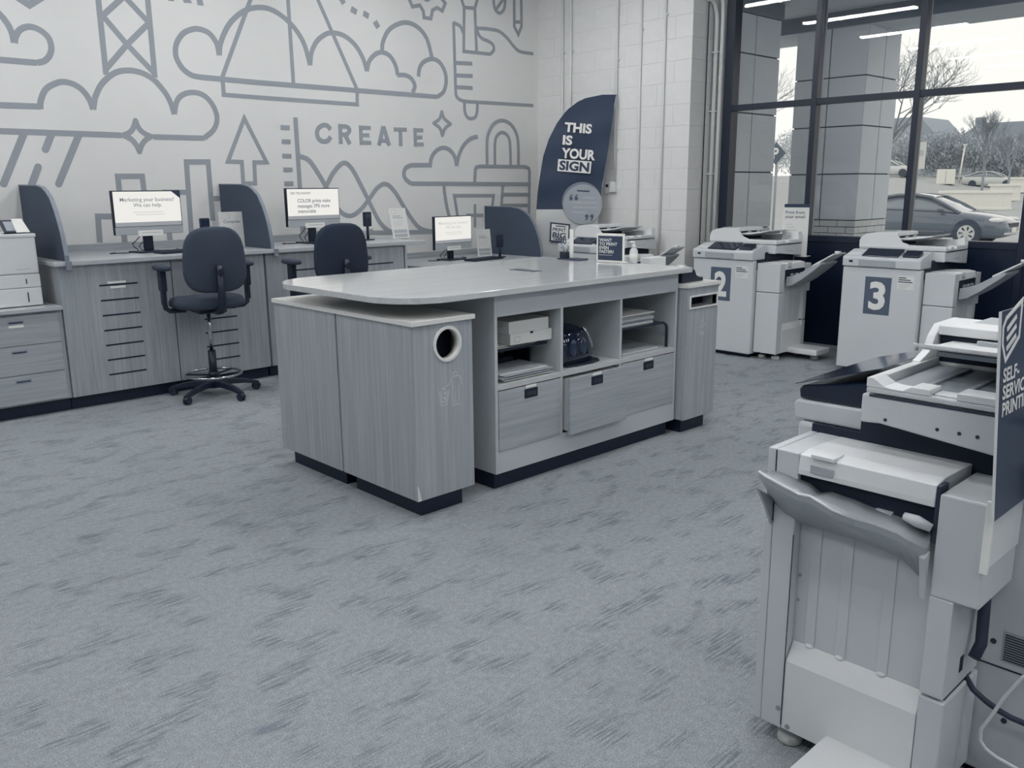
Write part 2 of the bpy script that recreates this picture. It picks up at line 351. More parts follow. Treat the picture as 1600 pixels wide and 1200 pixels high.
MURAL = [
 ('painted_cloud','small painted cloud outline at the mural top corner',[(43,0,[(1837,2762),(1849,2752),(1862,2741),(1874,2731),(1886,2720),(1896,2709),(1906,2697),(1916,2685),(1924,2672),(1932,2659),(1939,2647),(1945,2634),(1949,2621),(1953,2609),(1957,2596),(1959,2584),(1961,2572),(1962,2561),(1962,2549),(1963,2537),(1963,2526)]),(43,0,[(1966,2528),(1969,2538),(1971,2547),(1973,2556),(1976,2565),(1981,2575),(1986,2584),(1992,2595),(1998,2605),(2006,2614),(2015,2622),(2025,2629),(2037,2636),(2049,2641),(2062,2645),(2075,2648),(2089,2648),(2103,2647),(2117,2644),(2130,2639),(2143,2634),(2156,2626),(2168,2618),(2179,2607),(2189,2597),(2197,2585),(2202,2573),(2206,2560),(2208,2546),(2209,2533),(2209,2520),(2207,2507),(2204,2494),(2199,2482),(2194,2470),(2188,2459),(2181,2450),(2173,2441),(2165,2433),(2156,2426),(2148,2420),(2138,2416),(2129,2412),(2118,2410),(2108,2407),(2098,2404)]),(43,0,[(2098,2404),(1859,2404),(1641,2402)])]),
 ('painted_chevron','',[(49,0,[(2008,2847),(2093,2796),(2201,2873)])]),
 ('painted_tower','painted lattice tower rising from a cloud',[(43,0,[(2579,3052),(2578,2358)]),(43,0,[(2954,3131),(2952,2367)]),(43,0,[(2597,2783),(2774,2945)]),(43,0,[(2774,2945),(2944,2775)]),(43,0,[(2597,2785),(2757,2598),(2955,2394)]),(43,0,[(2949,2775),(2757,2592),(2578,2397)])]),
 ('painted_cloud','painted cloud outline under the lattice tower',[(43,0,[(1601,2094),(1820,2095),(2086,2099)]),(43,0,[(2082,2084),(2084,2095),(2085,2106),(2086,2118),(2089,2130),(2094,2144),(2100,2159),(2107,2177),(2116,2194),(2126,2211),(2139,2226),(2155,2240),(2174,2252),(2194,2263),(2214,2272),(2233,2279),(2250,2283),(2266,2284),(2282,2284),(2297,2282),(2312,2279),(2327,2275),(2342,2269),(2357,2261),(2370,2253),(2383,2243),(2395,2231),(2405,2219),(2415,2205),(2424,2191),(2432,2176),(2439,2161),(2444,2146),(2448,2130),(2451,2114),(2456,2098)]),(43,0,[(2456,2098),(2460,2117),(2464,2135),(2469,2154),(2474,2173),(2481,2192),(2491,2212),(2501,2232),(2513,2253),(2526,2273),(2541,2292),(2557,2310),(2576,2327),(2595,2344),(2615,2359),(2634,2372),(2654,2382),(2674,2390),(2695,2396),(2716,2400),(2737,2403),(2758,2405),(2780,2405),(2802,2403),(2824,2400),(2844,2396),(2864,2390),(2883,2383),(2902,2374),(2920,2364),(2937,2353),(2954,2339),(2970,2323),(2985,2306),(3000,2288),(3013,2271),(3025,2255),(3035,2238),(3044,2221),(3052,2204),(3059,2186),(3065,2168),(3070,2149),(3074,2130),(3078,2111),(3082,2092)]),(43,0,[(3082,2095),(3087,2114),(3092,2134),(3097,2154),(3103,2173),(3110,2189),(3118,2204),(3127,2216),(3137,2228),(3149,2238),(3162,2247),(3178,2255),(3195,2262),(3214,2267),(3234,2271),(3253,2273),(3272,2273),(3292,2272),(3312,2268),(3331,2262),(3349,2254),(3365,2243),(3381,2229),(3395,2213),(3408,2196),(3418,2179),(3428,2161),(3435,2141),(3441,2121),(3445,2101),(3445,2081),(3443,2062),(3438,2042),(3431,2023),(3421,2005),(3409,1987),(3394,1971),(3377,1956),(3357,1942),(3337,1928),(3318,1913)]),(43,0,[(3318,1913),(2893,1910)]),(43,0,[(2646,1915),(1798,1916),(1578,1914)])]),
 ('painted_star','four-pointed star on the cloud base line',[(41,0,[(2766,2030),(2769,2020),(2771,2011),(2774,2001),(2777,1991),(2782,1982),(2787,1972),(2794,1963),(2801,1954),(2810,1946),(2819,1939),(2829,1932),(2840,1927),(2852,1923),(2864,1918),(2876,1913)]),(41,0,[(2876,1913),(2867,1908),(2858,1903),(2848,1897),(2840,1892),(2831,1885),(2823,1878),(2815,1870),(2808,1861),(2801,1853),(2795,1843),(2790,1834),(2785,1824),(2781,1814),(2777,1803),(2773,1793)]),(41,0,[(2773,1793),(2770,1803),(2766,1813),(2763,1823),(2759,1833),(2754,1842),(2748,1852),(2741,1862),(2734,1871),(2726,1880),(2717,1888),(2707,1895),(2696,1901),(2685,1906),(2673,1911),(2662,1916)]),(41,0,[(2662,1916),(2673,1921),(2685,1926),(2696,1930),(2707,1936),(2716,1942),(2724,1949),(2731,1957),(2737,1965),(2742,1974),(2747,1983),(2752,1992),(2756,2001),(2759,2011),(2762,2021),(2766,2030)])]),
 ('painted_rain','slanting rain strokes',[(50,0,[(1951,1903),(1775,1547)]),(50,0,[(2137,1903),(2083,1794)]),(50,0,[(2019,1669),(1953,1527)]),(50,0,[(2328,1902),(2146,1545)])]),
 ('painted_skyline','outlined tower blocks of a skyline',[(43,0,[(2585,1092),(2584,1602),(2774,1603),(2781,1379)]),(43,0,[(2394,1097),(2402,1299),(2532,1295)]),(43,0,[(3135,1130),(3147,1719),(3334,1722),(3333,1235)]),(43,0,[(2951,1075),(2948,1273),(2947,1476),(3156,1474)]),(43,0,[(3347,1421),(3462,1420)])]),
 ('painted_arrow','outlined upward arrow',[(35,1,[(3692,2090),(3874,1725),(3755,1724),(3750,1544),(3638,1544),(3639,1725),(3512,1728)])]),
 ('painted_letters','cut-off letters at the top of the mural',[(0,2,[(3123,3040),(3173,3047),(3162,2958),(3115,2956)]),(0,2,[(3202,3051),(3260,3059),(3312,2963),(3244,2957)]),(0,2,[(3341,3070),(3386,3076),(3408,2955),(3356,2955)])]),
 ('painted_cloud','large painted cloud outline behind the tent',[(43,0,[(3508,2583),(3506,2601),(3505,2619),(3503,2637),(3500,2654),(3496,2671),(3488,2687),(3479,2702),(3468,2717),(3457,2730),(3445,2741),(3434,2750),(3421,2756),(3408,2761),(3394,2765),(3380,2768),(3366,2770),(3352,2771),(3337,2772),(3322,2770),(3306,2767),(3288,2761),(3269,2754),(3250,2746),(3231,2735),(3214,2723),(3199,2709),(3185,2692),(3171,2674),(3160,2655),(3151,2637),(3145,2618),(3140,2599),(3138,2580),(3137,2561),(3139,2542),(3144,2525),(3151,2507),(3161,2489),(3171,2473),(3182,2459),(3194,2446),(3208,2435),(3222,2425),(3237,2417),(3251,2410),(3264,2405),(3277,2403),(3290,2401),(3304,2400),(3317,2399)]),(43,0,[(3509,2586),(3512,2606),(3515,2625),(3518,2644),(3523,2665),(3532,2688),(3544,2716),(3559,2746),(3577,2778),(3596,2809),(3618,2838),(3641,2864),(3668,2890),(3696,2914),(3725,2935),(3753,2954),(3782,2969),(3810,2982),(3840,2992),(3869,2999),(3898,3004),(3926,3008),(3954,3008),(3983,3007),(4011,3002),(4041,2994),(4073,2982),(4106,2966),(4140,2947),(4172,2926),(4201,2903),(4227,2880),(4252,2854),(4274,2827),(4294,2798),(4312,2766),(4327,2732),(4338,2694),(4348,2655),(4357,2616),(4367,2577)]),(43,0,[(4367,2578),(4370,2600),(4374,2621),(4377,2642),(4382,2664),(4388,2685),(4397,2706),(4408,2728),(4421,2749),(4434,2769),(4449,2787),(4466,2804),(4486,2820),(4506,2834),(4526,2847),(4545,2857),(4562,2865),(4578,2871),(4594,2874),(4611,2877),(4630,2878),(4650,2878),(4672,2878),(4695,2876),(4719,2872),(4742,2866),(4764,2857),(4787,2846),(4810,2833),(4832,2818),(4853,2802),(4872,2784),(4890,2763),(4906,2742),(4921,2719),(4935,2696),(4946,2673),(4955,2649),(4962,2624),(4970,2599),(4978,2574)]),(43,0,[(4978,2577),(4983,2595),(4987,2612),(4992,2630),(4998,2647),(5006,2663),(5018,2679),(5031,2694),(5045,2708),(5061,2721),(5076,2732),(5092,2742),(5108,2749),(5125,2755),(5142,2759),(5159,2761),(5177,2760),(5196,2757),(5215,2752),(5233,2745),(5250,2735),(5265,2723),(5279,2709),(5292,2692),(5303,2675),(5313,2657),(5320,2640),(5325,2621),(5329,2603),(5332,2584),(5336,2565)]),(43,0,[(5332,2568),(5352,2569),(5373,2571),(5394,2573),(5414,2574),(5432,2572),(5449,2569),(5466,2564),(5481,2558),(5495,2551),(5506,2542),(5517,2531),(5526,2519),(5534,2505),(5539,2491),(5541,2478),(5539,2466),(5534,2454),(5527,2442),(5519,2430),(5512,2418)]),(43,0,[(3317,2398),(3825,2392),(5822,2395)]),(43,0,[(5824,2395),(5842,2406),(5860,2415),(5878,2426),(5895,2437),(5909,2452),(5920,2470),(5929,2491),(5937,2513),(5942,2535),(5945,2557),(5945,2578),(5943,2599),(5939,2619),(5933,2639),(5925,2658),(5915,2675),(5903,2692),(5889,2708),(5874,2722),(5859,2733),(5842,2742),(5825,2748),(5807,2752),(5788,2754),(5769,2754),(5748,2751),(5727,2746),(5705,2738),(5685,2730),(5667,2720),(5652,2710),(5639,2698),(5628,2685),(5618,2672),(5609,2657),(5603,2642),(5598,2625),(5595,2608),(5592,2590),(5589,2573)]),(43,0,[(5159,2764),(5162,2783),(5164,2802),(5166,2820),(5170,2840),(5178,2861),(5189,2884),(5203,2909),(5219,2934),(5239,2959),(5262,2980),(5290,3000),(5324,3019),(5361,3036),(5397,3049),(5432,3058),(5466,3061),(5499,3061),(5532,3056),(5563,3048),(5592,3037),(5619,3024),(5644,3007),(5668,2987),(5689,2965),(5709,2939),(5724,2908),(5737,2874),(5748,2837),(5758,2799),(5769,2762)])]),
 ('painted_tent','painted triangular sail shape with a pole',[(35,0,[(3889,3188),(3522,2415),(3521,2272),(3815,2269),(4852,2268),(4858,2401),(4435,3238)]),(35,0,[(4183,3178),(4187,2400)])]),
 ('painted_dashes','row of painted dashes',[(49,0,[(4720,3190),(4758,3144)]),(52,0,[(4832,3108),(4892,3085)]),(52,0,[(4966,3086),(5024,3066)]),(52,0,[(5092,3029),(5129,2978)])]),
 ('painted_gear','lower half of a painted gear',[(35,0,[(5455,3328),(5509,3271),(5541,3215),(5632,3239),(5674,3193),(5683,3132),(5767,3132),(5792,3214),(5853,3244),(5916,3222),(5957,3300),(5913,3332),(5926,3391)]),(35,0,[(5669,3332),(5678,3324),(5688,3316),(5697,3307),(5707,3301),(5718,3298),(5729,3301),(5741,3306),(5754,3314),(5766,3323),(5778,3331)])]),
 ('painted_hand','painted hand gripping a brush',[(35,0,[(6161,3389),(6205,3291),(6189,2865),(6558,2871)]),(35,0,[(6558,2871),(6569,2880),(6581,2889),(6593,2898),(6603,2907),(6609,2916),(6612,2927),(6612,2938),(6610,2949),(6606,2959),(6600,2968),(6590,2976),(6578,2982),(6564,2988),(6549,2993),(6535,2997),(6520,3001),(6504,3004),(6489,3006),(6474,3009),(6460,3012),(6449,3016),(6438,3020),(6429,3024),(6420,3030),(6411,3037),(6403,3045),(6396,3056),(6389,3067),(6383,3079),(6376,3090)]),(35,0,[(6400,3421),(6351,3299),(6366,2867)]),(35,0,[(6205,3291),(6351,3299)]),(35,0,[(6376,3110),(6408,3112),(6441,3115),(6473,3117),(6505,3119),(6537,3119),(6568,3120),(6600,3120),(6631,3120),(6661,3118),(6689,3113),(6714,3106),(6738,3096),(6760,3085),(6782,3073),(6804,3060),(6826,3045),(6847,3028),(6868,3011),(6888,2995),(6908,2981),(6925,2969),(6941,2959),(6956,2951),(6975,2944),(7001,2939),(7034,2935),(7074,2934),(7117,2934),(7162,2934),(7205,2934)]),(35,0,[(6194,3031),(6185,3046),(6178,3062),(6170,3077),(6160,3091),(6148,3102),(6133,3110),(6114,3116),(6095,3120),(6075,3124),(6055,3129)]),(35,0,[(6060,3129),(6064,2788),(6069,2462)]),(35,0,[(6069,2462),(6070,2452),(6071,2441),(6073,2430),(6076,2420),(6081,2411),(6090,2403),(6100,2396),(6113,2389),(6126,2384),(6140,2380),(6155,2376),(6172,2375),(6190,2374),(6207,2373),(6225,2372)]),(35,0,[(6225,2372),(7203,2385)]),(39,0,[(6077,2743),(6302,2754)]),(39,0,[(6073,2621),(6304,2632)]),(39,0,[(6070,2506),(6301,2512)]),(35,0,[(6183,2364),(6184,2344),(6184,2324),(6184,2303),(6185,2284),(6188,2268),(6192,2254),(6198,2242),(6205,2232),(6212,2223),(6221,2216),(6230,2211),(6240,2207),(6252,2204),(6263,2203),(6274,2203),(6286,2204),(6298,2206),(6311,2210),(6322,2215),(6332,2221),(6339,2230),(6345,2239),(6350,2250),(6354,2263),(6358,2276),(6360,2291),(6362,2308),(6363,2325),(6363,2343),(6365,2361)])]),
 ('painted_ring','crossed ring',[(35,0,[(6623,3467),(6622,3453),(6620,3439),(6618,3425),(6617,3411),(6617,3398),(6619,3383),(6621,3368),(6624,3353),(6629,3339),(6636,3327),(6645,3317),(6657,3308),(6670,3300),(6683,3296),(6696,3295),(6710,3298),(6724,3304),(6738,3314),(6751,3325),(6761,3337),(6768,3351),(6774,3368),(6778,3385),(6781,3403),(6783,3419),(6783,3433),(6782,3447),(6780,3461),(6778,3474),(6776,3488)]),(35,0,[(6646,3323),(6775,3461)])]),
 ('painted_pencil','upright pencil',[(35,0,[(6916,3489),(6915,3187),(6975,3112),(7024,3200),(7021,3503)]),(35,0,[(6916,3232),(7022,3244)])]),
 ('painted_ruler','vertical axis with ruler ticks',[(0,2,[(4035,2048),(4122,2047),(4121,2006),(4033,2008)]),(0,2,[(4036,1925),(4122,1926),(4121,1886),(4035,1885)]),(0,2,[(4032,1802),(4122,1801),(4120,1761),(4031,1762)]),(0,2,[(4034,1683),(4124,1682),(4123,1642),(4033,1643)]),(0,2,[(4034,1562),(4124,1562),(4123,1520),(4032,1520)]),(42,0,[(4186,2119),(4188,1506),(4189,1085)])]),
 ('painted_waves','two crossing wave curves on a base line',[(43,0,[(4201,1783),(4220,1778),(4239,1774),(4258,1769),(4276,1762),(4295,1751),(4312,1735),(4330,1715),(4347,1692),(4364,1668),(4381,1643),(4398,1618),(4416,1591),(4433,1563),(4450,1534),(4468,1504),(4485,1473),(4503,1438),(4521,1404),(4538,1372),(4555,1345),(4571,1322),(4587,1302),(4602,1285),(4618,1271),(4635,1259),(4653,1250),(4671,1243),(4689,1239),(4708,1238),(4727,1239),(4746,1243),(4766,1250),(4786,1260),(4805,1272),(4825,1285),(4844,1299),(4863,1315),(4882,1333),(4902,1353),(4923,1374),(4946,1398),(4971,1426),(4997,1455),(5022,1481),(5045,1501),(5067,1515),(5089,1525),(5109,1532),(5130,1534),(5150,1532),(5170,1525),(5189,1514),(5209,1499),(5229,1479),(5251,1456),(5274,1427),(5299,1392),(5324,1354),(5351,1315),(5378,1278),(5406,1241),(5435,1203),(5466,1166),(5496,1133),(5525,1107),(5553,1088),(5580,1076),(5607,1068),(5635,1062),(5665,1056),(5697,1051),(5731,1048),(5765,1046),(5801,1044),(5835,1042)]),(43,0,[(4198,1114),(4224,1155),(4251,1196),(4278,1238),(4305,1279),(4333,1320),(4360,1362),(4389,1404),(4417,1446),(4444,1486),(4469,1522),(4490,1553),(4508,1581),(4524,1606),(4541,1629),(4560,1650),(4581,1671),(4604,1692),(4627,1710),(4649,1723),(4670,1730),(4689,1729),(4707,1723),(4724,1711),(4741,1695),(4760,1675),(4779,1649),(4800,1616),(4821,1579),(4841,1543),(4859,1511),(4874,1485),(4886,1462),(4898,1440),(4911,1415),(4927,1386),(4947,1348),(4971,1304),(4996,1259),(5021,1216),(5044,1180),(5065,1154),(5085,1133),(5104,1116),(5122,1102),(5140,1089),(5158,1079),(5175,1072),(5191,1067),(5208,1063),(5225,1057)]),(42,0,[(4196,1091),(5835,1042)]),(42,0,[(4946,1053),(4949,1103)])]),
 ('painted_star','four-pointed star right of the word CREATE',[(34,0,[(5877,2252),(5882,2240),(5885,2227),(5890,2214),(5896,2202),(5905,2190),(5918,2178),(5935,2167),(5953,2157),(5972,2146),(5990,2136)]),(34,0,[(5990,2136),(5975,2128),(5960,2120),(5945,2112),(5931,2103),(5918,2093),(5908,2080),(5899,2065),(5892,2049),(5884,2033),(5876,2018)]),(34,0,[(5876,2018),(5871,2032),(5867,2046),(5863,2061),(5857,2074),(5848,2087),(5836,2098),(5820,2108),(5803,2117),(5786,2126),(5769,2135)]),(34,0,[(5769,2135),(5785,2144),(5801,2153),(5817,2161),(5832,2171),(5844,2182),(5854,2194),(5860,2208),(5866,2223),(5871,2238),(5877,2252)])]),
 ('painted_cloud','flat-bottomed painted cloud outline beside the padlock',[(43,0,[(5453,1537),(5439,1547),(5423,1556),(5408,1566),(5395,1575),(5385,1585),(5378,1595),(5373,1606),(5370,1616),(5369,1626),(5370,1637),(5371,1647),(5374,1658),(5379,1669),(5386,1679),(5394,1688),(5404,1696),(5417,1702),(5432,1707),(5447,1712),(5461,1718)]),(43,0,[(5461,1718),(5715,1721)]),(43,0,[(5703,1700),(5706,1717),(5709,1735),(5712,1753),(5716,1771),(5722,1787),(5731,1803),(5742,1818),(5754,1833),(5768,1846),(5782,1858),(5799,1869),(5818,1878),(5837,1886),(5857,1892),(5877,1895),(5896,1896),(5916,1894),(5935,1890),(5953,1884),(5970,1876),(5986,1866),(6000,1854),(6013,1841),(6025,1826),(6035,1810),(6043,1793),(6049,1775),(6053,1756),(6057,1736),(6061,1717)]),(43,0,[(6061,1717),(6066,1736),(6070,1754),(6075,1773),(6081,1791),(6088,1811),(6098,1832),(6109,1853),(6122,1875),(6136,1897),(6152,1916),(6169,1934),(6189,1952),(6210,1968),(6231,1982),(6252,1994),(6273,2003),(6294,2010),(6316,2015),(6338,2019),(6360,2025)]),(43,0,[(5453,1537),(7158,1525)])]),
 ('painted_padlock','painted padlock and bag body with stripes',[(39,0,[(6490,1721),(6491,1777),(6491,1834),(6491,1890),(6492,1941),(6495,1983),(6500,2014),(6505,2036),(6512,2053),(6520,2068),(6531,2085),(6543,2104),(6557,2123),(6573,2141),(6590,2157),(6609,2170),(6630,2181),(6653,2190),(6678,2197),(6703,2201),(6727,2203),(6751,2201),(6776,2197),(6801,2190),(6825,2181),(6846,2171),(6865,2158),(6883,2143),(6899,2127),(6913,2109),(6926,2090),(6936,2071),(6944,2054),(6951,2034),(6956,2009),(6960,1978),(6963,1936),(6964,1887),(6964,1834),(6963,1779),(6964,1726)]),(35,0,[(6607,1723),(6607,1772),(6607,1825),(6607,1875),(6608,1921),(6611,1959),(6615,1986),(6621,2006),(6628,2020),(6636,2032),(6646,2043),(6658,2054),(6673,2064),(6688,2071),(6704,2077),(6720,2079),(6736,2078),(6753,2074),(6770,2067),(6786,2058),(6799,2048),(6810,2037),(6818,2026),(6825,2012),(6831,1992),(6836,1965),(6839,1927),(6841,1880),(6842,1829),(6843,1776),(6844,1725)]),(39,0,[(6309,1549),(6316,1659)]),(39,0,[(6316,1659),(6319,1668),(6321,1677),(6323,1687),(6327,1695),(6332,1701),(6341,1706),(6352,1709),(6364,1711),(6376,1713),(6388,1715)]),(39,0,[(6388,1715),(7060,1717)]),(39,0,[(7060,1717),(7074,1714),(7088,1711),(7102,1708),(7115,1704),(7125,1699),(7131,1691),(7134,1683),(7135,1673),(7137,1663),(7138,1654)]),(39,0,[(7139,1665),(7124,1078)]),(39,0,[(6729,1415),(7143,1410)]),(39,0,[(6709,1296),(7134,1288)]),(39,0,[(6723,1516),(6680,1153)])]),
 ('painted_cup','painted tapering cup with a plus sign',[(39,0,[(5877,1528),(5880,1506),(5882,1485),(5884,1464),(5887,1442),(5891,1417),(5895,1389),(5900,1360),(5906,1328),(5913,1297),(5921,1265),(5930,1233),(5941,1201),(5953,1169),(5965,1136),(5977,1104)]),(35,0,[(6067,1148),(6017,1412),(6581,1405),(6528,1133)]),(35,0,[(6306,1317),(6300,1070)]),(35,0,[(6182,1203),(6423,1196)])]),
 ('painted_word','the word CREATE in bold capitals',[(40,0,[(4546,2030),(4540,2036),(4533,2043),(4527,2049),(4520,2055),(4513,2060),(4505,2063),(4497,2065),(4488,2066),(4479,2066),(4470,2064),(4460,2061),(4448,2056),(4437,2050),(4426,2043),(4418,2036),(4411,2028),(4406,2019),(4402,2009),(4400,2000),(4398,1990),(4399,1980),(4401,1970),(4404,1960),(4408,1950),(4414,1942),(4421,1936),(4430,1930),(4440,1926),(4451,1922),(4461,1920),(4470,1920),(4479,1920),(4489,1922),(4498,1926),(4506,1929),(4514,1934),(4521,1941),(4528,1948),(4535,1955),(4542,1962)]),(40,0,[(4650,2081),(4649,1902)]),(38,0,[(4649,2060),(4665,2061),(4681,2061),(4696,2062),(4711,2062),(4723,2060),(4732,2056),(4741,2052),(4747,2046),(4751,2039),(4752,2032),(4750,2025),(4745,2016),(4738,2007),(4729,1999),(4719,1993),(4707,1989),(4694,1988),(4679,1987),(4665,1987),(4650,1986)]),(40,0,[(4695,1992),(4749,1904)]),(38,0,[(4879,2077),(4877,1901)]),(36,0,[(4866,2058),(4992,2059)]),(36,0,[(4866,1988),(4973,1990)]),(36,0,[(4862,1922),(4989,1922)]),(40,0,[(5139,2080),(5081,1900)]),(40,0,[(5143,2080),(5204,1901)]),(34,0,[(5097,1943),(5191,1946)]),(38,0,[(5266,2056),(5421,2059)]),(40,0,[(5344,2076),(5342,1900)]),(38,0,[(5525,2079),(5524,1901)]),(36,0,[(5508,2058),(5628,2061)]),(36,0,[(5505,1989),(5612,1992)]),(36,0,[(5507,1922),(5628,1924)])]),
]
# ================================================================== the setting
WY, XB, XW = 7.2, 7.27, 7.65
tag(MB().add([(-5, -5, 0), (8.0, -5, 0), (8.0, WY+.1, 0), (-5, WY+.1, 0), (-5, -5, -.1), (8.0, -5, -.1), (8.0, WY+.1, -.1), (-5, WY+.1, -.1)],
    [(0, 1, 2, 3), (7, 6, 5, 4), (0, 4, 5, 1), (1, 5, 6, 2), (2, 6, 7, 3), (3, 7, 4, 0)]).build('floor', 'carpet'), 'patterned grey carpet with clusters of darker dashes', kind='structure')
tag(MB().box(-5, 8, -5, WY+.1, 4.4, 4.5).build('ceiling', 'ceiling_paint'), 'pale ceiling above the strip lights', kind='structure')
wall_back = tag(MB().box(-5, XB+.45, WY, WY+.15, 0, 4.4).build('wall_back', 'wall_paint'), 'white wall with grey line-art mural', kind='structure')
tag(MB().box(-5.15, -5, -5, WY, 0, 4.4).build('wall_left', 'far_wall_paint'), 'plain painted side wall', kind='structure')
tag(MB().box(-5, 8, -5.15, -5, 0, 4.4).build('wall_front', 'far_wall_paint'), 'plain painted wall behind the viewer', kind='structure')
# ---- mural: flat painted figures on the back wall
tk = .0015
for nm, lb, strokes in MURAL:
    mb = MB(); O = Vector((0, WY, 0)); ex, ey = EX, EZ     # ex x ey = -Y, towards the room
    for (w, mode, pts) in strokes:
        P = [(a/1000, b/1000) for a, b in pts]
        tk += .00002
        if mode == 2: mb.flat(P, O, ex, ey, tk)
        else: mb.ribbon(P, w/1000, O, ex, ey, tk, closed=(mode == 1))
        if nm in ('painted_rain', 'painted_star', 'painted_arrow'):
            for q in (P if mode == 1 else (P[0], P[-1])): tk += .00002; mb.flat(arc(q, w/2000, 0, 345, 15), O, ex, ey, tk)
    o = mb.build(nm, 'mural_grey', wall_back)
    if lb: o['label'] = lb
# ---- painted block wall on the right
wall_right = tag(MB().box(XB+.004, XW+.05, 5.134, WY, 0, 4.4).build('wall_right', 'block_paint'), 'white painted concrete block wall with conduits', kind='structure')
BH = 0.203; zz = 0.0; k = 0; bmesh_cache = {}
def put_block(x0, x1, y0, y1, z0, z1):
    key = (round(x1-x0, 3), round(y1-y0, 3), round(z1-z0, 3))
    if key not in bmesh_cache:
        me = MB().box(0, key[0], 0, key[1], 0, key[2]).mesh('block', 0.003, 1); me.materials.append(MATS['block_paint']); bmesh_cache[key] = me
    o = bpy.data.objects.new('block', bmesh_cache[key]); C.objects.link(o); o.parent = wall_right
    o.location = Vector((x0, y0, z0))-ORG[wall_right.name]
while zz < 4.38:
    z1 = min(0.239+BH*k, 4.4); z0 = zz; y = 5.13
    first = 0.4 if k % 2 else 0.2
    g = 0.002
    if k % 2: put_block(XB+.203, XW+.045, 5.13, 5.13+.19, z0+g, z1-g); put_block(XB, XB+.196, 5.13, 5.13+.4, z0+g, z1-g)
    else: put_block(XB, XB+.40, 5.13, 5.13+.195, z0+g, z1-g)
    y = 5.13+(.4 if k % 2 else .195)+.004
    while y < WY-.02:
        y1 = min(y+.399, WY-.001); put_block(XB, XB+.19, y, y1, z0+g, z1-g); y = y1+.004
    zz = z1; k += 1
# ---- storefront windows
jamb = tag(MB().box(XW, XW+.12, 4.915, 5.01, 0, 4.4).build('trim_1', 'frame_dark'), 'dark window jamb next to the block wall', kind='structure')
tag(MB().box(XW+.02, XW+.12, 5.01, 5.137, 0, 4.4).build('trim_2', 'conduit_paint'), 'white filler strip beside the window jamb', kind='structure')
edges = [4.915, 4.057, 3.14, 2.22, 1.28, 0.34, -0.6]
for i in range(6):
    ya, yb = edges[i+1], edges[i]
    wnd = thing('window_%d' % (i+1), 'tall storefront window bay with dark lower panel', None, (XW, (ya+yb)/2, 0), kind='structure')
    a = ya+.026; b = yb-(.026 if i else 0)
    MB().box(XW, XW+.09, ya-.026, ya+.026, 0, 4.4).build('mullion', 'frame_dark', wnd, .003)
    MB().box(XW+.09, XW+.12, ya-.02, ya+.02, 1.03, 4.4).build('mullion_cover', 'frame_light', wnd, .002)
    MB().box(XW+.005, XW+.1, a, b, 2.203, 2.256).build('transom', 'frame_dark', wnd, .002)
    MB().box(XW, XW+.11, a, b, .98, 1.035).build('sill', 'frame_dark', wnd, .002)
    MB().box(XW+.01, XW+.1, a, b, .03, .98).build('lower_panel', 'window_black', wnd)
    MB().box(XW-.01, XW+.1, a, b, 0, .03).build('base_strip', 'frame_light', wnd, .002)
    for z0, z1 in ((1.035, 2.203), (2.256, 4.4)):
        MB().add([(XW+.06, a, z0), (XW+.06, b, z0), (XW+.06, b, z1), (XW+.06, a, z1)], [(0, 3, 2, 1)]).build('pane', 'window_glass', wnd)
tag(MB().box(XW, XW+.12, -5, -.626, 0, 4.4).build('wall_window_end', 'far_wall_paint'), 'plain wall past the windows', kind='structure')
# ---- ceiling strip lights, some of them unseen fill
def strip_light(x, y):
    t = thing('strip_light', 'slim ceiling strip light with two glowing tubes, in a set partly added as fill', 'ceiling light', (x, y, 3.6), group='ceiling strip lights', world=False)
    return t
housing = MB().box(-.07, .07, 0, 1.5, .02, .08).mesh('housing', .004); housing.materials.append(MATS['copier_light'])
tube = MB().box(-.015, .015, .01, 1.49, 0, .02).mesh('tube'); tube.materials.append(MATS['lamp_tube'])
rod = MB().cyl((0, 0, .08), (0, 0, .8), .006, 6).mesh('hanger'); rod.materials.append(MATS['copier_grey'])
for y, xs_ in ((4.8, (5.6, 3.95, 2.25, .55, -1.15, -2.85)), (1.2, (5.6, 3.95, 2.25, .55, -1.15)), (-1.9, (5.6, 3.95, 2.25, .55, -1.15)), (-4.6, (2.25, .55))):  # fixtures beyond the reflected few are unseen, some added to brighten wall and copiers
    for x in xs_:
        t = strip_light(x, y)
        for nm, me, lo in (('housing', housing, (0, 0, 0)), ('tube', tube, (-.035, 0, 0)), ('tube', tube, (.035, 0, 0)), ('hanger', rod, (0, .2, 0)), ('hanger', rod, (0, 1.3, 0))):
            o = bpy.data.objects.new(nm, me); C.objects.link(o); o.parent = t; o.location = lo
# ---- conduits on the block wall
def conduit(y, z0, z1, r, label, x=None, extra=None):
    x = XB-r-.004 if x is None else x
    t = thing('conduit', label, 'conduit', (x, y, z0))
    MB().tube([(x, y, z0), (x, y, z1)], r, 10).build('pipe', 'conduit_paint', t)
    for z in (extra or ()):
        MB().box(x-.004, XB-.0005, y-r-.016, y+r+.016, z, z+.018).build('clip', 'conduit_paint', t, .002)
    return t
conduit(6.80, .05, 4.35, .016, 'thick white conduit nearest the mural corner', extra=(2.9, 3.5))
conduit(6.68, .05, 4.35, .016, 'thick white conduit second from the mural corner', extra=(2.9, 3.5))
conduit(6.04, 1.55, 4.35, .016, 'white conduit running down to the thermostat', extra=(1.86, 2.75))
conduit(5.735, .05, 4.35, .011, 'thin white conduit right of the thermostat', extra=(3.0,))
conduit(5.44, .05, 4.35, .011, 'thin white conduit nearest the block wall corner', extra=(3.1,))
t = thing('conduit', 'white conduit with a bent top beside the window jamb', 'conduit', (7.60, 5.075, 0))
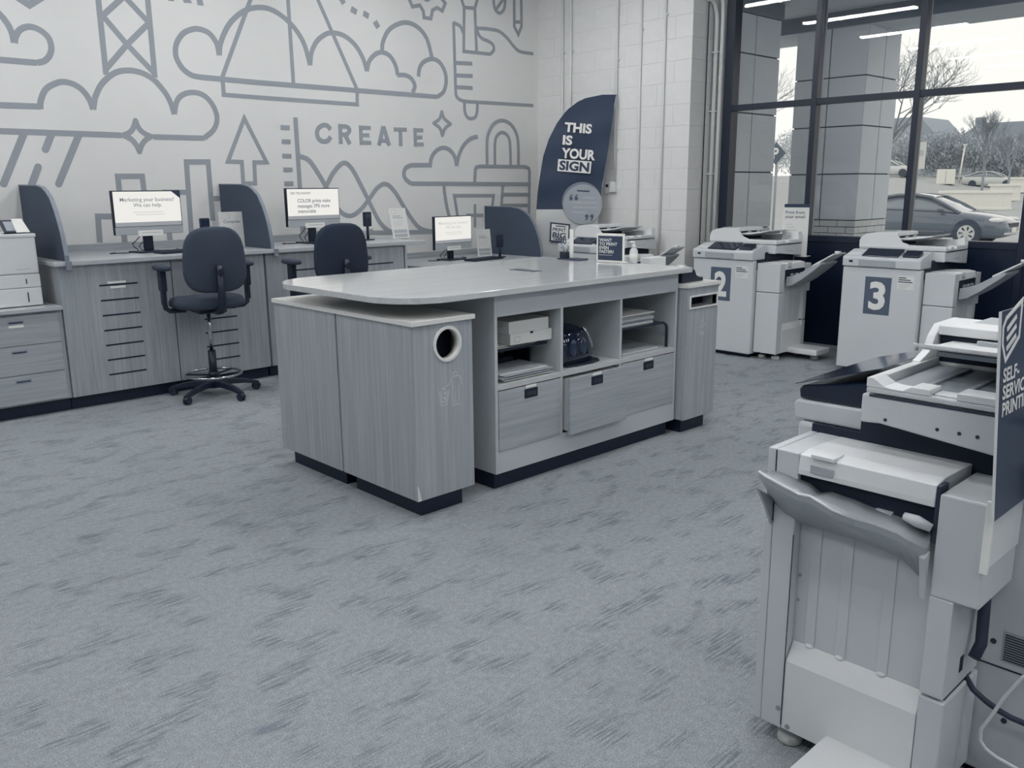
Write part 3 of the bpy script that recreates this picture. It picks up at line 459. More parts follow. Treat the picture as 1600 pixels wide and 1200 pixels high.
MB().tube([(7.60, 5.085, .05), (7.60, 5.085, 3.02), (7.60, 5.09, 3.10), (7.59, 5.10, 3.16), (7.57, 5.104, 3.20), (7.53, 5.106, 3.225), (7.42, 5.106, 3.23)], .02, 10).build('pipe', 'conduit_paint', t)
for z in (1.6, 2.2, 2.75): MB().box(7.575, 7.669, 5.055, 5.128, z, z+.015).build('clip', 'conduit_paint', t, .002)
t = thing('conduit', 'white conduit right against the dark window jamb', 'conduit', (7.625, 5.03, 0))
MB().tube([(7.625, 5.035, .05), (7.625, 5.035, 3.10), (7.625, 5.04, 3.20), (7.61, 5.055, 3.27), (7.58, 5.07, 3.32), (7.52, 5.085, 3.34), (7.42, 5.09, 3.345)], .02, 10).build('pipe', 'conduit_paint', t)
tag(MB().tube([(7.50, 5.115, .05), (7.50, 5.115, 4.3)], .006, 6).build('cable', 'seam_dark'), 'thin dark cable on the block wall end face', 'cable')
# ---- thermostat
t = thing('thermostat', 'small white thermostat under the conduit on the block wall', 'thermostat', (XB, 6.1, 1.42))
MB().box(XB-.03, XB-.001, 6.10, 6.165, 1.425, 1.53).build('body', 'copier_light', t, .004)
MB().box(XB-.033, XB-.03, 6.115, 6.15, 1.485, 1.515).build('display', 'black_plastic', t)
MB().box(XB-.045, XB-.001, 6.015, 6.085, 1.435, 1.54).build('junction_box', 'conduit_paint', t, .004)
# ================================================================== island with bins
def waste_bin(x0, x1, y0, y1, label, opening=None, kick=(.05, .04)):
    t = thing('waste_bin', label, 'bin', ((x0+x1)/2, (y0+y1)/2, 0), group='waste bins around the island')
    zt = .903
    if opening == 'round':
        # carcass as panels, front panel with a round hole
        MB().box(x0, x0+.018, y0+.018, y1, .09, zt).build('side_panel', 'wood_upright', t, .0015)
        MB().box(x1-.018, x1, y0+.018, y1, .09, zt).build('side_panel', 'wood_upright', t, .0015)
        MB().box(x0+.018, x1-.018, y1-.018, y1, .09, zt).build('back_panel', 'wood_upright', t)
        MB().box(x0+.018, x1-.018, y0+.018, y1-.018, .09, .108).build('bottom_panel', 'void_dark', t)
        cx, cz, R = x0+.196, .803, .078; n = 40; mb = MB()
        ring = [(cx+R*math.cos(2*math.pi*i/n), cz+R*math.sin(2*math.pi*i/n)) for i in range(n)]
        def edge(a):
            d = (math.cos(a), math.sin(a)); ts = []
            if d[0] > 1e-9: ts.append((x1-cx)/d[0])
            if d[0] < -1e-9: ts.append((x0-cx)/d[0])
            if d[1] > 1e-9: ts.append((zt-cz)/d[1])
            if d[1] < -1e-9: ts.append((.09-cz)/d[1])
            s = min(ts); return (cx+d[0]*s, cz+d[1]*s)
        angs = sorted([2*math.pi*i/n for i in range(n)]+[math.atan2(b-cz, a-cx) % (2*math.pi) for a in (x0, x1) for b in (.09, zt)])
        inner = [(cx+R*math.cos(a), cz+R*math.sin(a)) for a in angs]; outer = [edge(a) for a in angs]; m = len(angs)
        vs_ = [(p[0], y0, p[1]) for p in inner]+[(p[0], y0, p[1]) for p in outer]+[(p[0], y0+.018, p[1]) for p in inner]+[(p[0], y0+.018, p[1]) for p in outer]
        fs = []
        for i in range(m):
            j = (i+1) % m; fs += [(i, j, m+j, m+i), (2*m+i, 3*m+i, 3*m+j, 2*m+j), (i, 2*m+i, 2*m+j, j), (m+i, m+j, 3*m+j, 3*m+i)]
        mb.add(vs_, fs); fp = mb.build('front_panel', 'wood_upright', t)
        # white collar ring
        mb = MB(); prof = [(.069, -.006), (.081, -.006), (.084, -.002), (.083, .0), (.078, .0), (.078, .04), (.069, .04)]; base = 0; n = 40
        for (r, d) in prof:
            for k in range(n): a = 2*math.pi*k/n; mb.v.append(Vector((cx+r*math.cos(a), y0+d, cz+r*math.sin(a))))
        for i in range(len(prof)):
            i2 = (i+1) % len(prof)
            for k in range(n): k2 = (k+1) % n; mb.f.append([i*n+k, i*n+k2, i2*n+k2, i2*n+k]); mb.sm.append(i in (3, 4, 5, 6))
        tag(mb.build('collar', 'white_top', fp), 'white ring around the round opening')
        MB().box(x0+.03, x1-.03, y0+.12, y1-.04, .12, .86).build('liner', 'void_dark', t)
        # engraved litter figure
        mb = MB(); O = Vector((x0, y0, 0)); q = lambda a, b: (a, b)
        for pts in ([(.236, .668), (.225, .66), (.232, .645), (.247, .648), (.249, .662), (.236, .668)],
                    [(.205, .615), (.212, .632), (.225, .645), (.262, .645), (.272, .632), (.275, .60)],
                    [(.222, .63), (.22, .56), (.222, .51), (.232, .508), (.236, .58), (.242, .508), (.256, .508), (.257, .60)],
                    [(.205, .615), (.182, .606)], [(.142, .59), (.15, .52), (.185, .52), (.20, .59)], [(.152, .588), (.158, .534), (.18, .534), (.19, .588)]):
            mb.ribbon(pts, .0034, O, EX, EZ, .0008)
        for c in ((.168, .598), (.174, .575), (.172, .552)): mb.flat(arc(c, .006, 0, 330, 11), O, EX, EZ, .0008)
        mb.build('engraving', 'engraved', fp)
        # chipped corner
        tag(MB().flat([(.001, .0905), (.022, .0905), (.006, .16), (.001, .165)], Vector((x0, y0, 0)), EX, EZ, .001).build('chip', 'white_top', fp), 'bare pale chip at the bottom corner')
    else:
        if opening == 'slot':
            sx0, sx1, sz0, sz1 = x0+.035, x1-.018, .785, .845
            mb = MB(); mb.box(x0, x1, y0, y0+.018, .09, sz0).box(x0, x1, y0, y0+.018, sz1, zt).box(x0, sx0, y0, y0+.018, sz0, sz1).box(sx1, x1, y0, y0+.018, sz0, sz1)
            fp = mb.build('front_panel', 'wood_upright', t)
            MB().box(x0, x1, y0+.018, y1, .09, .78).build('body', 'wood_upright', t, .0015)
            MB().box(x0, x0+.018, y0+.018, y1, .78, zt).box(x1-.018, x1, y0+.018, y1, .78, zt).box(x0+.018, x1-.018, y1-.018, y1, .78, zt).build('upper_carcass', 'wood_upright', t)
            MB().box(x0+.02, x1-.02, y0+.1, y0+.12, .781, zt).build('liner', 'void_dark', t)
            mb = MB(); a = .011
            mb.box(sx0-a, sx1+a, y0-.006, y0+.03, sz0-a, sz0).box(sx0-a, sx1+a, y0-.006, y0+.03, sz1, sz1+a).box(sx0-a, sx0, y0-.006, y0+.03, sz0, sz1).box(sx1, sx1+a, y0-.006, y0+.03, sz0, sz1)
            tag(mb.build('collar', 'white_top', fp, .0015), 'white frame around the paper slot')
            mb = MB(); O = Vector((x0, y0, 0))
            for dz, w in ((0, .03), (-.012, .02), (-.03, .045), (-.043, .05), (-.066, .03), (-.078, .055), (-.09, .04)):
                mb.ribbon([(.165-w/2+.01*math.sin(dz*200), .695+dz), (.165+w/2+.01*math.sin(dz*200), .695+dz)], .0028, O, EX, EZ, .0008)
            mb.ribbon(arc((.165, .65), .038, 200, 300, 6), .0025, O, EX, EZ, .0008); mb.ribbon(arc((.165, .65), .038, -40, 60, 6), .0025, O, EX, EZ, .0008)
            mb.build('engraving', 'engraved', fp)
        else:
            MB().box(x0, x1, y0, y1, .09, zt).build('body', 'wood_upright', t, .0015)
    MB().box(x0-.012, x1+.012, y0-.012, y1-.001, zt, .925).build('lid', 'white_top', t, .002)
    MB().box(x0+kick[0], x1-kick[0], y0+kick[1], y1-kick[1], 0, .09).build('plinth', 'kick_dark', t)
    return t
waste_bin(2.27, 2.615, 3.022, 3.636, 'grey wood bin with a round white-ringed opening', 'round', (.047, .04))
waste_bin(2.27, 2.615, 3.648, 4.252, 'closed grey wood bin behind the round-opening bin', None, (.047, .04))
waste_bin(4.288, 4.612, 2.995, 3.60, 'grey wood bin with a white-framed paper slot', 'slot', (.04, .045))
# ---- island
isl = thing('island_cabinet', 'storage island with three open bays above three drawers', 'cabinet', (3.53, 3.6, 0))
x0, x1, y0, y1 = 2.786, 4.272, 3.053, 4.12
MB().box(2.81, 4.25, 3.095, 4.08, 0, .09).build('plinth', 'kick_dark', isl)
MB().box(x0, x0+.019, y0, y1, .09, .995).build('side_panel', 'laminate', isl, .001)
MB().box(x1-.019, x1, y0, y1, .09, .995).build('side_panel', 'laminate', isl, .001)
MB().box(x0+.019, x1-.019, y0, y0+.018, .885, .995).build('apron', 'laminate', isl, .001)
MB().box(x0+.019, x1-.019, y0, y0+.018, .09, .205).build('base_rail', 'laminate', isl, .001)
MB().box(x0+.019, x1-.019, y0+.45, y0+.468, .09, .995).build('back_panel', 'shelf_board', isl)
MB().box(x0+.019, x1-.019, y0+.468, y1, .09, .995).build('rear_body', 'laminate', isl)
MB().box(x0+.019, x1-.019, y0, y0+.45, .519, .545).build('shelf', 'shelf_board', isl, .001)
dv = [(3.255, 3.273), (3.738, 3.756)]
for a, b in dv: MB().box(a, b, y0+.001, y0+.45, .205, .885).build('divider', 'laminate', isl, .001)
bays = [(x0+.019, 3.255), (3.273, 3.738), (3.756, x1-.019)]
for i, (a, b) in enumerate(bays):
    f = y0-.004 if i != 1 else y0-.05
    aa, bb = (a+.003, b-.003) if i != 1 else (a+.003, b+.008)
    d = MB().box(aa, bb, f, f+.018, .207, .513).build('drawer', 'wood_level', isl, .001)
    MB().box(aa+.015, bb-.015, f+.018, y0+.42, .22, .5).build('drawer_box', 'shelf_board', d)
    cx = (aa+bb)/2+(-.0 if i else .0)
    hx = (3.03, 3.49, 4.0)[i]; hz_ = .474
    p = MB().box(hx-.047, hx+.047, f-.002, f, hz_-.024, hz_+.024).build('pull', 'black_plastic', d)
    MB().box(hx-.034, hx+.034, f-.004, f-.002, hz_-.012, hz_+.010).build('pull_recess', 'black_gloss', d)
    MB().box(hx-.037, hx+.037, f-.001, f, hz_+.029, hz_+.043).build('drawer_tag', 'paper_white', d)
# rounded island top
R1 = .27; X0, X1, Y0, Y1 = 2.205, 4.335, 2.998, 4.225
poly = arc((X0+R1, Y0+R1), R1, 180, 270, 14)+[(X1, Y0), (X1, Y1)]+arc((X0+R1, Y1-R1), R1, 90, 180, 14)
top = tag(MB().prism(poly, 2, .995, 1.025).build('worktop', 'top_laminate', None, .003), 'glossy pale rounded worktop over the storage island', 'worktop')
tag(MB().box(3.50, 3.57, 3.50, 3.70, 1.0252, 1.0272).build('grommet_plate', 'sign_navy', None, .0008), 'dark flat plate lying on the island top', 'plate')
# ---- things in the open bays
def stack(x, y, z, w, d, n, th, label, jitter=.015, m='paper', group=None, seed=0):
    rnd = random.Random(seed)
    t = thing('paper_stack', label, 'paper', (x, y, z))
    for i in range(n):
        a = rnd.uniform(-jitter, jitter); b = rnd.uniform(-jitter, jitter)
        MB().box(x+a, x+a+w, y+b, y+b+d, z+i*th, z+(i+1)*th-.0006).build('sheet_bundle', m if i % 2 else 'paper_grey', t)
    return t
t = thing('letter_tray', 'black two-level letter tray in the first bay', 'tray', (2.99, 3.2, .545))
MB().box(2.83, 3.22, 3.12, 3.45, .694, .700).build('shelf_plate', 'black_plastic', t, .001)
MB().tube([(2.83, 3.12, .706), (3.22, 3.12, .706)], .004, 6).build('front_rail', 'black_plastic', t)
for xx in (2.827, 3.223): MB().box(xx-.003, xx+.003, 3.25, 3.45, .5455, .72).build('side', 'black_plastic', t, .001)
MB().box(2.9, 3.16, 3.3, 3.46, .5455, .62).build('lower_box', 'black_plastic', t, .02)
stack(2.86, 3.085, .5455, .34, .2, 9, .005, 'untidy stack of paper under the letter tray', .018, seed=1)
stack(2.87, 3.15, .7005, .30, .24, 4, .004, 'loose sheets on the letter tray', .014, 'paper', seed=2)
def carton(x, y, z, w, d, h, rz, label, notch):
    t = thing('paper_carton', label, 'box', (x, y, z), rz, world=False)
    MB().box(-w/2, w/2, -d/2, d/2, 0, h).build('carton', 'paper', t, .002)
    if notch: MB().flat(arc((.0, h), .012, 180, 360, 8), Vector((0, -d/2, 0)), EX, EZ, .001).build('thumb_notch', 'void_dark', t); MB().ribbon([(-w*.4, .015), (-w*.28, .015), (-w*.28, h-.018), (-w*.4, h-.018)], .002, Vector((0, -d/2, 0)), EX, EZ, .001, True).build('sticker', 'ink_soft', t)
carton(3.105, 3.235, .7175, .29, .24, .058, math.radians(-2), 'small white carton with a thumb notch on the letter tray', True)
carton(3.085, 3.225, .776, .28, .22, .062, math.radians(-1), 'plain white carton stacked on top in the first bay', False)
# hole punch / stapler
t = thing('electric_stapler', 'glossy black rounded electric stapler in the middle bay', 'stapler', (3.53, 3.2, .545))
prof = [(3.11, .552), (3.11, .60), (3.117, .66), (3.135, .71), (3.165, .738), (3.22, .755), (3.36, .762), (3.40, .74), (3.40, .552)]
mb = MB(); secs = [(3.345, .80), (3.36, .93), (3.40, 1.0), (3.50, 1.0), (3.55, .96), (3.60, .82), (3.63, .62)]
n = len(prof)
for xx, s in secs:
    for (yy, zz) in prof: mb.v.append(Vector((xx, 3.26+(yy-3.26)*s, .552+(zz-.552)*s)))
for i in range(len(secs)-1):
    for j in range(n): j2 = (j+1) % n; mb.f.append([i*n+j, i*n+j2, (i+1)*n+j2, (i+1)*n+j]); mb.sm.append(True)
mb.f += [list(range(n)), list(range((len(secs)-1)*n, len(secs)*n))[::-1]]; mb.sm += [False]*2
mb.build('housing', 'black_gloss', t)
MB().prism([(3.345, 3.14), (3.36, 3.10), (3.42, 3.085), (3.55, 3.085), (3.62, 3.10), (3.65, 3.14), (3.65, 3.38), (3.345, 3.38)], 2, .5455, .556).build('base', 'black_plastic', t, .002)
for cx in (3.42, 3.50): MB().ellipsoid((cx, 3.117, .64), .03, .012, .05, 12, 8).build('window', 'screen_glass', t)
MB().tube([(3.62, 3.16, .60), (3.605, 3.15, .65), (3.575, 3.15, .70), (3.54, 3.16, .745)], .009, 6).build('side_trim', 'chrome', t)
# desk riser in the right bay
t = thing('monitor_riser', 'black metal riser with bent legs in the right bay', 'riser', (4.0, 3.25, .545))
MB().tube([(3.765, 3.098, .70), (4.165, 3.098, .70), (4.20, 3.098, .697), (4.222, 3.098, .685), (4.232, 3.098, .665), (4.232, 3.098, .5475)], .009, 8).build('leg', 'black_plastic', t)
MB().tube([(3.765, 3.45, .70), (4.165, 3.45, .70), (4.20, 3.45, .697), (4.222, 3.45, .685), (4.232, 3.45, .665), (4.232, 3.45, .5475)], .009, 8).build('leg', 'black_plastic', t)
MB().box(3.765, 4.2, 3.10, 3.45, .695, .703).build('riser_plate', 'black_plastic', t, .001)
MB().box(3.84, 3.95, 3.36, 3.48, .5455, .67).build('hidden_caddy', 'black_plastic', t, .01)
MB().box(3.775, 3.785, 3.11, 3.45, .546, .695).build('leg', 'black_plastic', t)
stack(3.80, 3.12, .7035, .32, .28, 10, .007, 'stack of paper lying on the black riser', .012, seed=4)
stack(3.81, 3.085, .5455, .33, .24, 3, .006, 'few sheets lying under the black riser', .015, seed=5)
# ---- things on the island top
t = thing('counter_sign', 'small upright WANT TO PRINT EVEN FASTER sign on the island', 'sign', (4.245, 3.56, 1.025))
A = Vector((4.236, 3.665, 1.026)); ex = Vector((4.262-4.236, 3.462-3.665, 0)).normalized(); W_, H_ = .205, .182; nr = ex.cross(EZ)
mb = MB(); mb.flat([(0, 0), (W_, 0), (W_, H_), (0, H_)], A-nr*.006, ex, EZ, .006); mb.build('holder', 'paper_white', t)
pn = MB().flat([(.011, .014), (W_-.013, .014), (W_-.013, H_-.016), (.011, H_-.016)], A, ex, EZ, .001).build('poster', 'sign_navy', t)
text('lettering', 'WANT\nTO PRINT\nEVEN\nFASTER?', 'white_print', pn, A+ex*.02+EZ*.058+nr*.001, ex, EZ, .135, .092, .02, .0006, lines=.9)
MB().ribbon([(.02, .046), (.12, .046)], .002, A+nr*.001, ex, EZ, .0006).build('rule', 'white_print', pn)
MB().flat([(0, 0), (W_, 0), (W_, .09), (0, .09)], A+nr*.0, ex, -nr, .002).build('foot', 'paper_white', t)
t = thing('sanitizer_bottle', 'clear pump bottle of hand sanitizer beside the island sign', 'bottle', (4.33, 3.44, 1.025), world=False)
MB().lathe([(.022, 0), (.026, .004), (.026, .07), (.022, .085), (.012, .094), (.011, .1)], n=16).build('bottle', 'copier_light', t)
MB().lathe([(.0262, .02), (.0264, .02), (.0264, .06), (.0262, .06)], n=16).build('label_band', 'paper_white', t)
MB().lathe([(.014, .1), (.014, .112), (.006, .114), (.005, .13)], n=12).build('pump', 'paper_white', t)
MB().box(-.03, .008, -.007, .007, .128, .138).build('spout', 'paper_white', t, .002)
t = thing('desk_caddy', 'low dark desk caddy holding the ruler and scissors', 'caddy', (4.28, 3.92, 1.025))
MB().box(4.22, 4.31, 3.80, 3.995, 1.0255, 1.035).build('tray', 'sign_navy', t, .002)
MB().box(4.23, 4.30, 3.93, 3.985, 1.035, 1.075).build('cup', 'black_plastic', t, .004)
tag(MB().box(4.262, 4.268, 3.893, 3.925, 1.0365, 1.222).build('ruler', 'paper_white', None, .001), 'white upright ruler standing in the desk caddy', 'ruler')
for i, (dy, lean) in enumerate(((3.945, .035), (3.97, .05))):
    t = thing('scissors', ('dark scissors leaning in the desk caddy, nearer the ruler', 'dark scissors leaning in the desk caddy, farther from the ruler')[i], 'scissors', (4.265, dy, 1.076), group='scissors in the caddy')
    MB().tube([(4.265, dy, 1.078), (4.262, dy+lean*.6, 1.125)], .004, 6).build('blades', 'chrome', t)
    for sg in (-1, 1):
        cy, cz = dy+lean+sg*.012, 1.148
        MB().tube([(4.262, cy+.011*math.cos(a), cz+.02*math.sin(a)) for a in [2*math.pi*k/12 for k in range(12)]], .0035, 6, True).build('finger_loop', 'sign_navy', t)
# ---- tape dispenser on the paper bin, white box behind
t = thing('tape_dispenser', 'black tape dispenser on the paper slot bin', 'tape dispenser', (4.40, 3.13, .925))
MB().prism([(4.318, .9255), (4.54, .9255), (4.54, .948), (4.50, .952), (4.47, .965), (4.448, 1.0), (4.318, 1.0)], 1, 3.06, 3.14).build('body', 'black_plastic', t, .004)
MB().cyl((4.37, 3.075, 1.0), (4.37, 3.125, 1.0), .03, 16).build('tape_roll', 'copier_light', t)
MB().box(4.465, 4.53, 3.085, 3.115, .956, .966).build('tape_strip', 'copier_light', t)
t = thing('supply_box', 'white upright box standing behind the tape dispenser', 'box', (4.50, 3.42, .925))
MB().box(4.40, 4.56, 3.36, 3.44, .9255, 1.055).build('carton', 'copier_light', t, .003)
MB().box(4.40, 4.56, 3.359, 3.3595, .99, 1.0).build('tape_line', 'ink_soft', t)
# ================================================================== counter along the mural wall
FY = 6.345
def slot_cabinet(x0, x1, sx, label, tags=False, n=7):
    t = thing('slot_cabinet', label, 'cabinet', ((x0+x1)/2, 6.8, 0), group='slotted counter cabinets')
    MB().box(x0, x1, FY+.018, 7.19, .09, 1.0).build('carcass', 'wood_cabinet', t, .001)
    # front panel cut by the horizontal letter slots
    zs = [.849-.1058*i for i in range(n)]; a, b = sx, sx+.259; h = .006
    mb = MB(); mb.box(x0+.002, a, FY, FY+.018, .092, .998).box(b, x1-.002, FY, FY+.018, .092, .998)
    lev = [.998]+[v for z in zs for v in (z+h, z-h)]+[.092]
    for i in range(0, len(lev), 2): mb.box(a, b, FY, FY+.018, lev[i+1], lev[i])
    f = mb.build('front_panel', 'wood_cabinet', t)
    for z in zs: MB().box(a-.002, b+.002, FY-.0006, FY+.012, z-h, z+h).build('slot', 'kick_dark', f)
    if tags:
        MB().box(a+.055, a+.18, FY-.002, FY-.001, zs[0]+.008, zs[0]+.024).build('slot_tag', 'paper_white', f)
        MB().box(a+.07, a+.175, FY-.002, FY-.001, zs[0]-.026, zs[0]-.010).build('slot_tag', 'paper_white', f)
    MB().box(x0, x1, 6.40, 7.15, 0, .09).build('plinth', 'kick_dark', t)
slot_cabinet(1.82, 2.585, 2.076, 'slotted cabinet nearest the desktop printer, paper tags on top slot', True)
slot_cabinet(2.589, 3.33, 2.81, 'slotted cabinet behind the lighter office stool')
slot_cabinet(3.345, 4.06, 3.58, 'slotted cabinet behind the darker office stool')
slot_cabinet(4.064, 4.70, 4.32, 'slotted cabinet at the low desk end of the counter')
ct = thing('worktop', 'long pale counter top under the first two monitors', 'worktop', (3.3, 6.75, 1.0))
MB().box(1.79, 4.92, 6.305, 7.195, 1.0, 1.03).build('slab', 'desk_laminate', ct, .003)
MB().box(1.79, 4.92, 7.178, 7.195, 1.03, 1.09).build('backsplash', 'wood_level', ct, .002)
# ---- low drawer cabinets
def drawer_cabinet(x0, x1, label):
    t = thing('drawer_cabinet', label, 'cabinet', ((x0+x1)/2, 6.8, 0), group='low drawer cabinets')
    MB().box(x0, x1, FY+.012, 7.19, .09, .711).build('carcass', 'wood_cabinet', t, .001)
    MB().box(x0, x1, 6.40, 7.15, 0, .09).build('plinth', 'kick_dark', t)
    for z0, z1 in ((.497, .692), (.30, .493), (.104, .296)):
        d = MB().box(x0+.022, x1-.028, FY-.006, FY+.012, z0, z1).build('drawer', 'wood_level', t, .001)
        cx = (x0+x1)/2+.03
        MB().box(cx-.05, cx+.05, FY-.008, FY-.006, z1-.05, z1-.028).build('pull', 'frame_light', d, .0008)
        MB().box(cx-.042, cx+.042, FY-.0085, FY-.008, z1-.046, z1-.036).build('pull_recess', 'sign_navy', d)
        if z1 > .6: MB().box(cx-.045, cx+.045, FY-.0075, FY-.006, z1-.074, z1-.058).build('drawer_tag', 'paper_white', d)
drawer_cabinet(1.172, 1.815, 'three-drawer cabinet under the desktop printer')
drawer_cabinet(.525, 1.168, 'three-drawer cabinet at the left picture edge')
tag(MB().box(.5, 1.815, 6.318, 7.195, .7115, .736).build('worktop', 'desk_laminate', None, .002), 'low pale counter top under the desktop printer', 'worktop')
# ---- desktop printer
t = thing('desktop_printer', 'white desktop laser printer with two paper trays', 'printer', (1.5, 6.7, .736))
MB().box(1.30, 1.735, 6.45, 6.9, .9545, 1.21).build('housing', 'copier_light', t, .01)
MB().box(1.295, 1.74, 6.445, 6.91, 1.196, 1.22).build('top_cover', 'copier_light', t, .006)
for z0, z1 in ((.8645, .952), (.742, .862)):
    d = MB().box(1.30, 1.735, 6.45, 6.9, z0, z1).build('paper_tray', 'copier_light', t, .004)
    MB().box(1.645, 1.652, 6.4475, 6.45, z0+.025, z1-.03).build('tray_indicator', 'sign_navy', d)
for xx in (1.33, 1.70):
    MB().cyl((xx, 6.5, .7365), (xx, 6.5, .744), .015, 10).build('foot', 'rubber', t)
    MB().cyl((xx, 6.86, .7365), (xx, 6.86, .744), .015, 10).build('foot', 'rubber', t)
MB().ribbon(arc((1.474, 1.108), .019, 0, 345, 23), .008, Vector((0, 6.45, 0)), EX, EZ, .001, True).build('logo', 'sign_navy', t)
MB().box(1.60, 1.68, 6.4485, 6.45, .985, .988).build('model_line', 'ink_soft', t)
s = thing('touch_screen', 'small tilted screen with a white note on the desktop printer', 'screen', (1.63, 6.5, 1.22))
for part in (0,):
    O = Vector((1.565, 6.49, 1.2225)); ey = Vector((-.012, .045, .082)).normalized(); ex = EX
    MB().flat([(0, 0), (.155, 0), (.135, .095), (-.005, .095)], O, ex, ey, .012).build('bezel', 'black_plastic', s, .002)
    n_ = ex.cross(ey); MB().flat([(.018, .014), (.13, .014), (.12, .082), (.015, .082)], O+n_*.012, ex, ey, .001).build('display', 'paper_grey', s)
    MB().flat([(.07, -.002), (.152, -.002), (.135, .1), (.07, .1)], O+n_*.0135, ex, ey, .001).build('note', 'paper_white', s)
    MB().box(1.56, 1.72, 6.47, 6.56, 1.2205, 1.2235).build('base_plate', 'black_plastic', s)
# ---- privacy dividers
def divider(x, zb, y_sc, label):
    t = thing('privacy_divider', label, 'divider', (x, 6.75, zb), group='curved privacy dividers')
    prof = [(7.19, 0), (6.325, 0), (6.322, .04), (6.359, .187), (6.392, .26), (6.432, .33), (6.50, .415), (6.58, .462), (6.66, .49), (6.772, .503), (7.19, .507)]
    prof = [(7.19-(7.19-a)*y_sc, zb+b) for a, b in prof]
    MB().prism(prof, 0, x-.011, x+.011).build('panel', 'divider_fabric', t)
    rim = [(x, a, b) for a, b in prof[1:]]
    mb = MB(); n = len(rim)
    for i, p in enumerate(rim):
        d = (Vector(rim[min(i+1, n-1)])-Vector(rim[max(i-1, 0)])).normalized(); nn = Vector((0, d.z, -d.y))
        if nn.y > 0 and i < n-1: pass
        nn = -nn if nn.y > 0 or nn.z < 0 else nn
        for sx in (-.0135, .0135):
            for o in (-.004, .004): mb.v.append(Vector((p[0]+sx, p[1], p[2]))+nn*o)
    for i in range(n-1):
        a, b = 4*i, 4*i+4
        for q in ((0, 1), (1, 3), (3, 2), (2, 0)): mb.f.append([a+q[0], a+q[1], b+q[1], b+q[0]]); mb.sm.append(False)
    mb.build('edge_trim', 'divider_edge', t)
    return t
d = divider(1.88, 1.031, 1.0, 'curved privacy divider between desktop printer and first monitor')
MB().box(1.862, 1.898, 6.292, 6.304, .972, 1.033).build('bracket', 'divider_edge', d, .002)
d = divider(3.42, 1.031, .965, 'curved privacy divider between the first and second monitors')
MB().box(3.402, 3.438, 6.292, 6.304, .972, 1.033).build('bracket', 'divider_edge', d, .002)
d = divider(6.45, .7865, 1.0, 'curved privacy divider on the low desk beside the banner')
# ---- low desk
ld = thing('low_desk', 'low pale desk carrying the third monitor', 'desk', (5.7, 6.75, 0))
MB().box(4.935, 6.52, 6.30, 7.195, .755, .785).build('slab', 'desk_laminate', ld, .003)
MB().box(4.72, 4.74, 6.35, 7.18, 0, .99).build('end_panel', 'laminate', ld)
MB().box(6.47, 6.49, 6.35, 7.18, 0, .755).build('end_panel', 'wood_cabinet', ld)
MB().box(4.74, 6.47, 7.1, 7.12, .2, .755).build('modesty_panel', 'wood_cabinet', ld)
MB().box(4.935, 6.44, 7.178, 7.195, .785, .845).build('backsplash', 'wood_level', ld, .002)
# ---- monitors
def monitor(x, y, z, zb, rz, label, lines, faint=False, did=False):
    # x,y = centre of the screen, zb = desk height, z = bottom of the screen
    t = thing('monitor', label, 'monitor', (x, y, zb), rz, group='counter monitors', world=False)
    h0 = z-zb; w, h = .545, .325
    MB().box(-w/2, w/2, -.004, .03, h0, h0+h).build('housing', 'black_plastic', t, .004)
    sc = MB().box(-w/2+.008, w/2-.008, -.0055, -.004, h0+.062, h0+h-.008).build('screen', 'lit_screen', t)
    MB().box(-w/2+.008, w/2-.008, -.006, -.0055, h0+.062, h0+.092).build('task_band', 'lit_screen_band', sc)
    MB().box(-w/2+.002, w/2-.002, -.006, -.004, h0+.002, h0+.058).build('chin', 'copier_grey', t)
    MB().box(-.1, .1, -.009, -.006, h0-.012, h0+.03).build('note_strip', 'paper_white', t)
    MB().ribbon([(-.07, h0+.012), (.08, h0+.012)], .004, Vector((0, -.009, 0)), EX, EZ, .0006).build('note_writing', 'ink_soft', t)
    O = Vector((0, -.006, h0))
    if did:
        text('writing', 'DID YOU KNOW?', 'lit_ink', sc, O+EX*-.23+EZ*.272, EX, EZ, .2, .02, .016, .0006)
        text('writing', 'COLOR prints make\nmessages 39% more\nmemorable', 'lit_ink', sc, O+EX*-.165+EZ*.115, EX, EZ, .34, .12, .014, .0006)
    else:
        text('writing', lines, 'lit_ink_pale' if faint else 'lit_ink', sc, O+EX*-.215+EZ*.195, EX, EZ, .43, .078, .003, .0006, align='CENTER')
        mb = MB()
        for k, (a, b) in enumerate(((-.12, .12), (-.1, .13))): mb.ribbon([(a, .165-.018*k), (b, .165-.018*k)], .004, O, EX, EZ, .0006)
        mb.build('small_print', 'lit_ink_pale', sc)
        if not faint: MB().flat([(w/2-.075, h-.008), (w/2-.008, h-.06), (w/2-.008, h-.008)], O, EX, EZ, .0008).build('corner_flash', 'sign_navy', sc)
    MB().box(-.035, .035, .03, .06, .012, h0+.15).build('stand_column', 'black_plastic', t, .004)
    MB().box(-.12, .12, -.06, .13, .0005, .012).build('stand_base', 'black_plastic', t, .004)
    rnd = random.Random(int(x*100))
    for k in range(3):
        pts = [(.03-.02*k, .07, h0+.05)]
        for j in range(7): pts.append((.02+.03*math.sin(j*1.3+k)-.05*k, .09+.02*math.cos(j+k), max(.006, h0*.8*(1-j/5))))
        pts += [(-.1+.12*k, .08, .006), (-.2+.2*k, .02, .006), (-.3+.28*k, .06, .006), (-.22+.25*k, .14, .006)]
        MB().tube(pts, .0035, 6).build('cable', 'black_plastic', t)
    return t
monitor(2.62, 6.75, 1.168, 1.03, math.radians(7), 'first monitor reading Marketing your business, beside the printer', 'Marketing your business?\nWe can help.')
monitor(4.05, 6.75, 1.176, 1.03, math.radians(4), 'second monitor reading DID YOU KNOW, behind the darker stool', '', did=True)
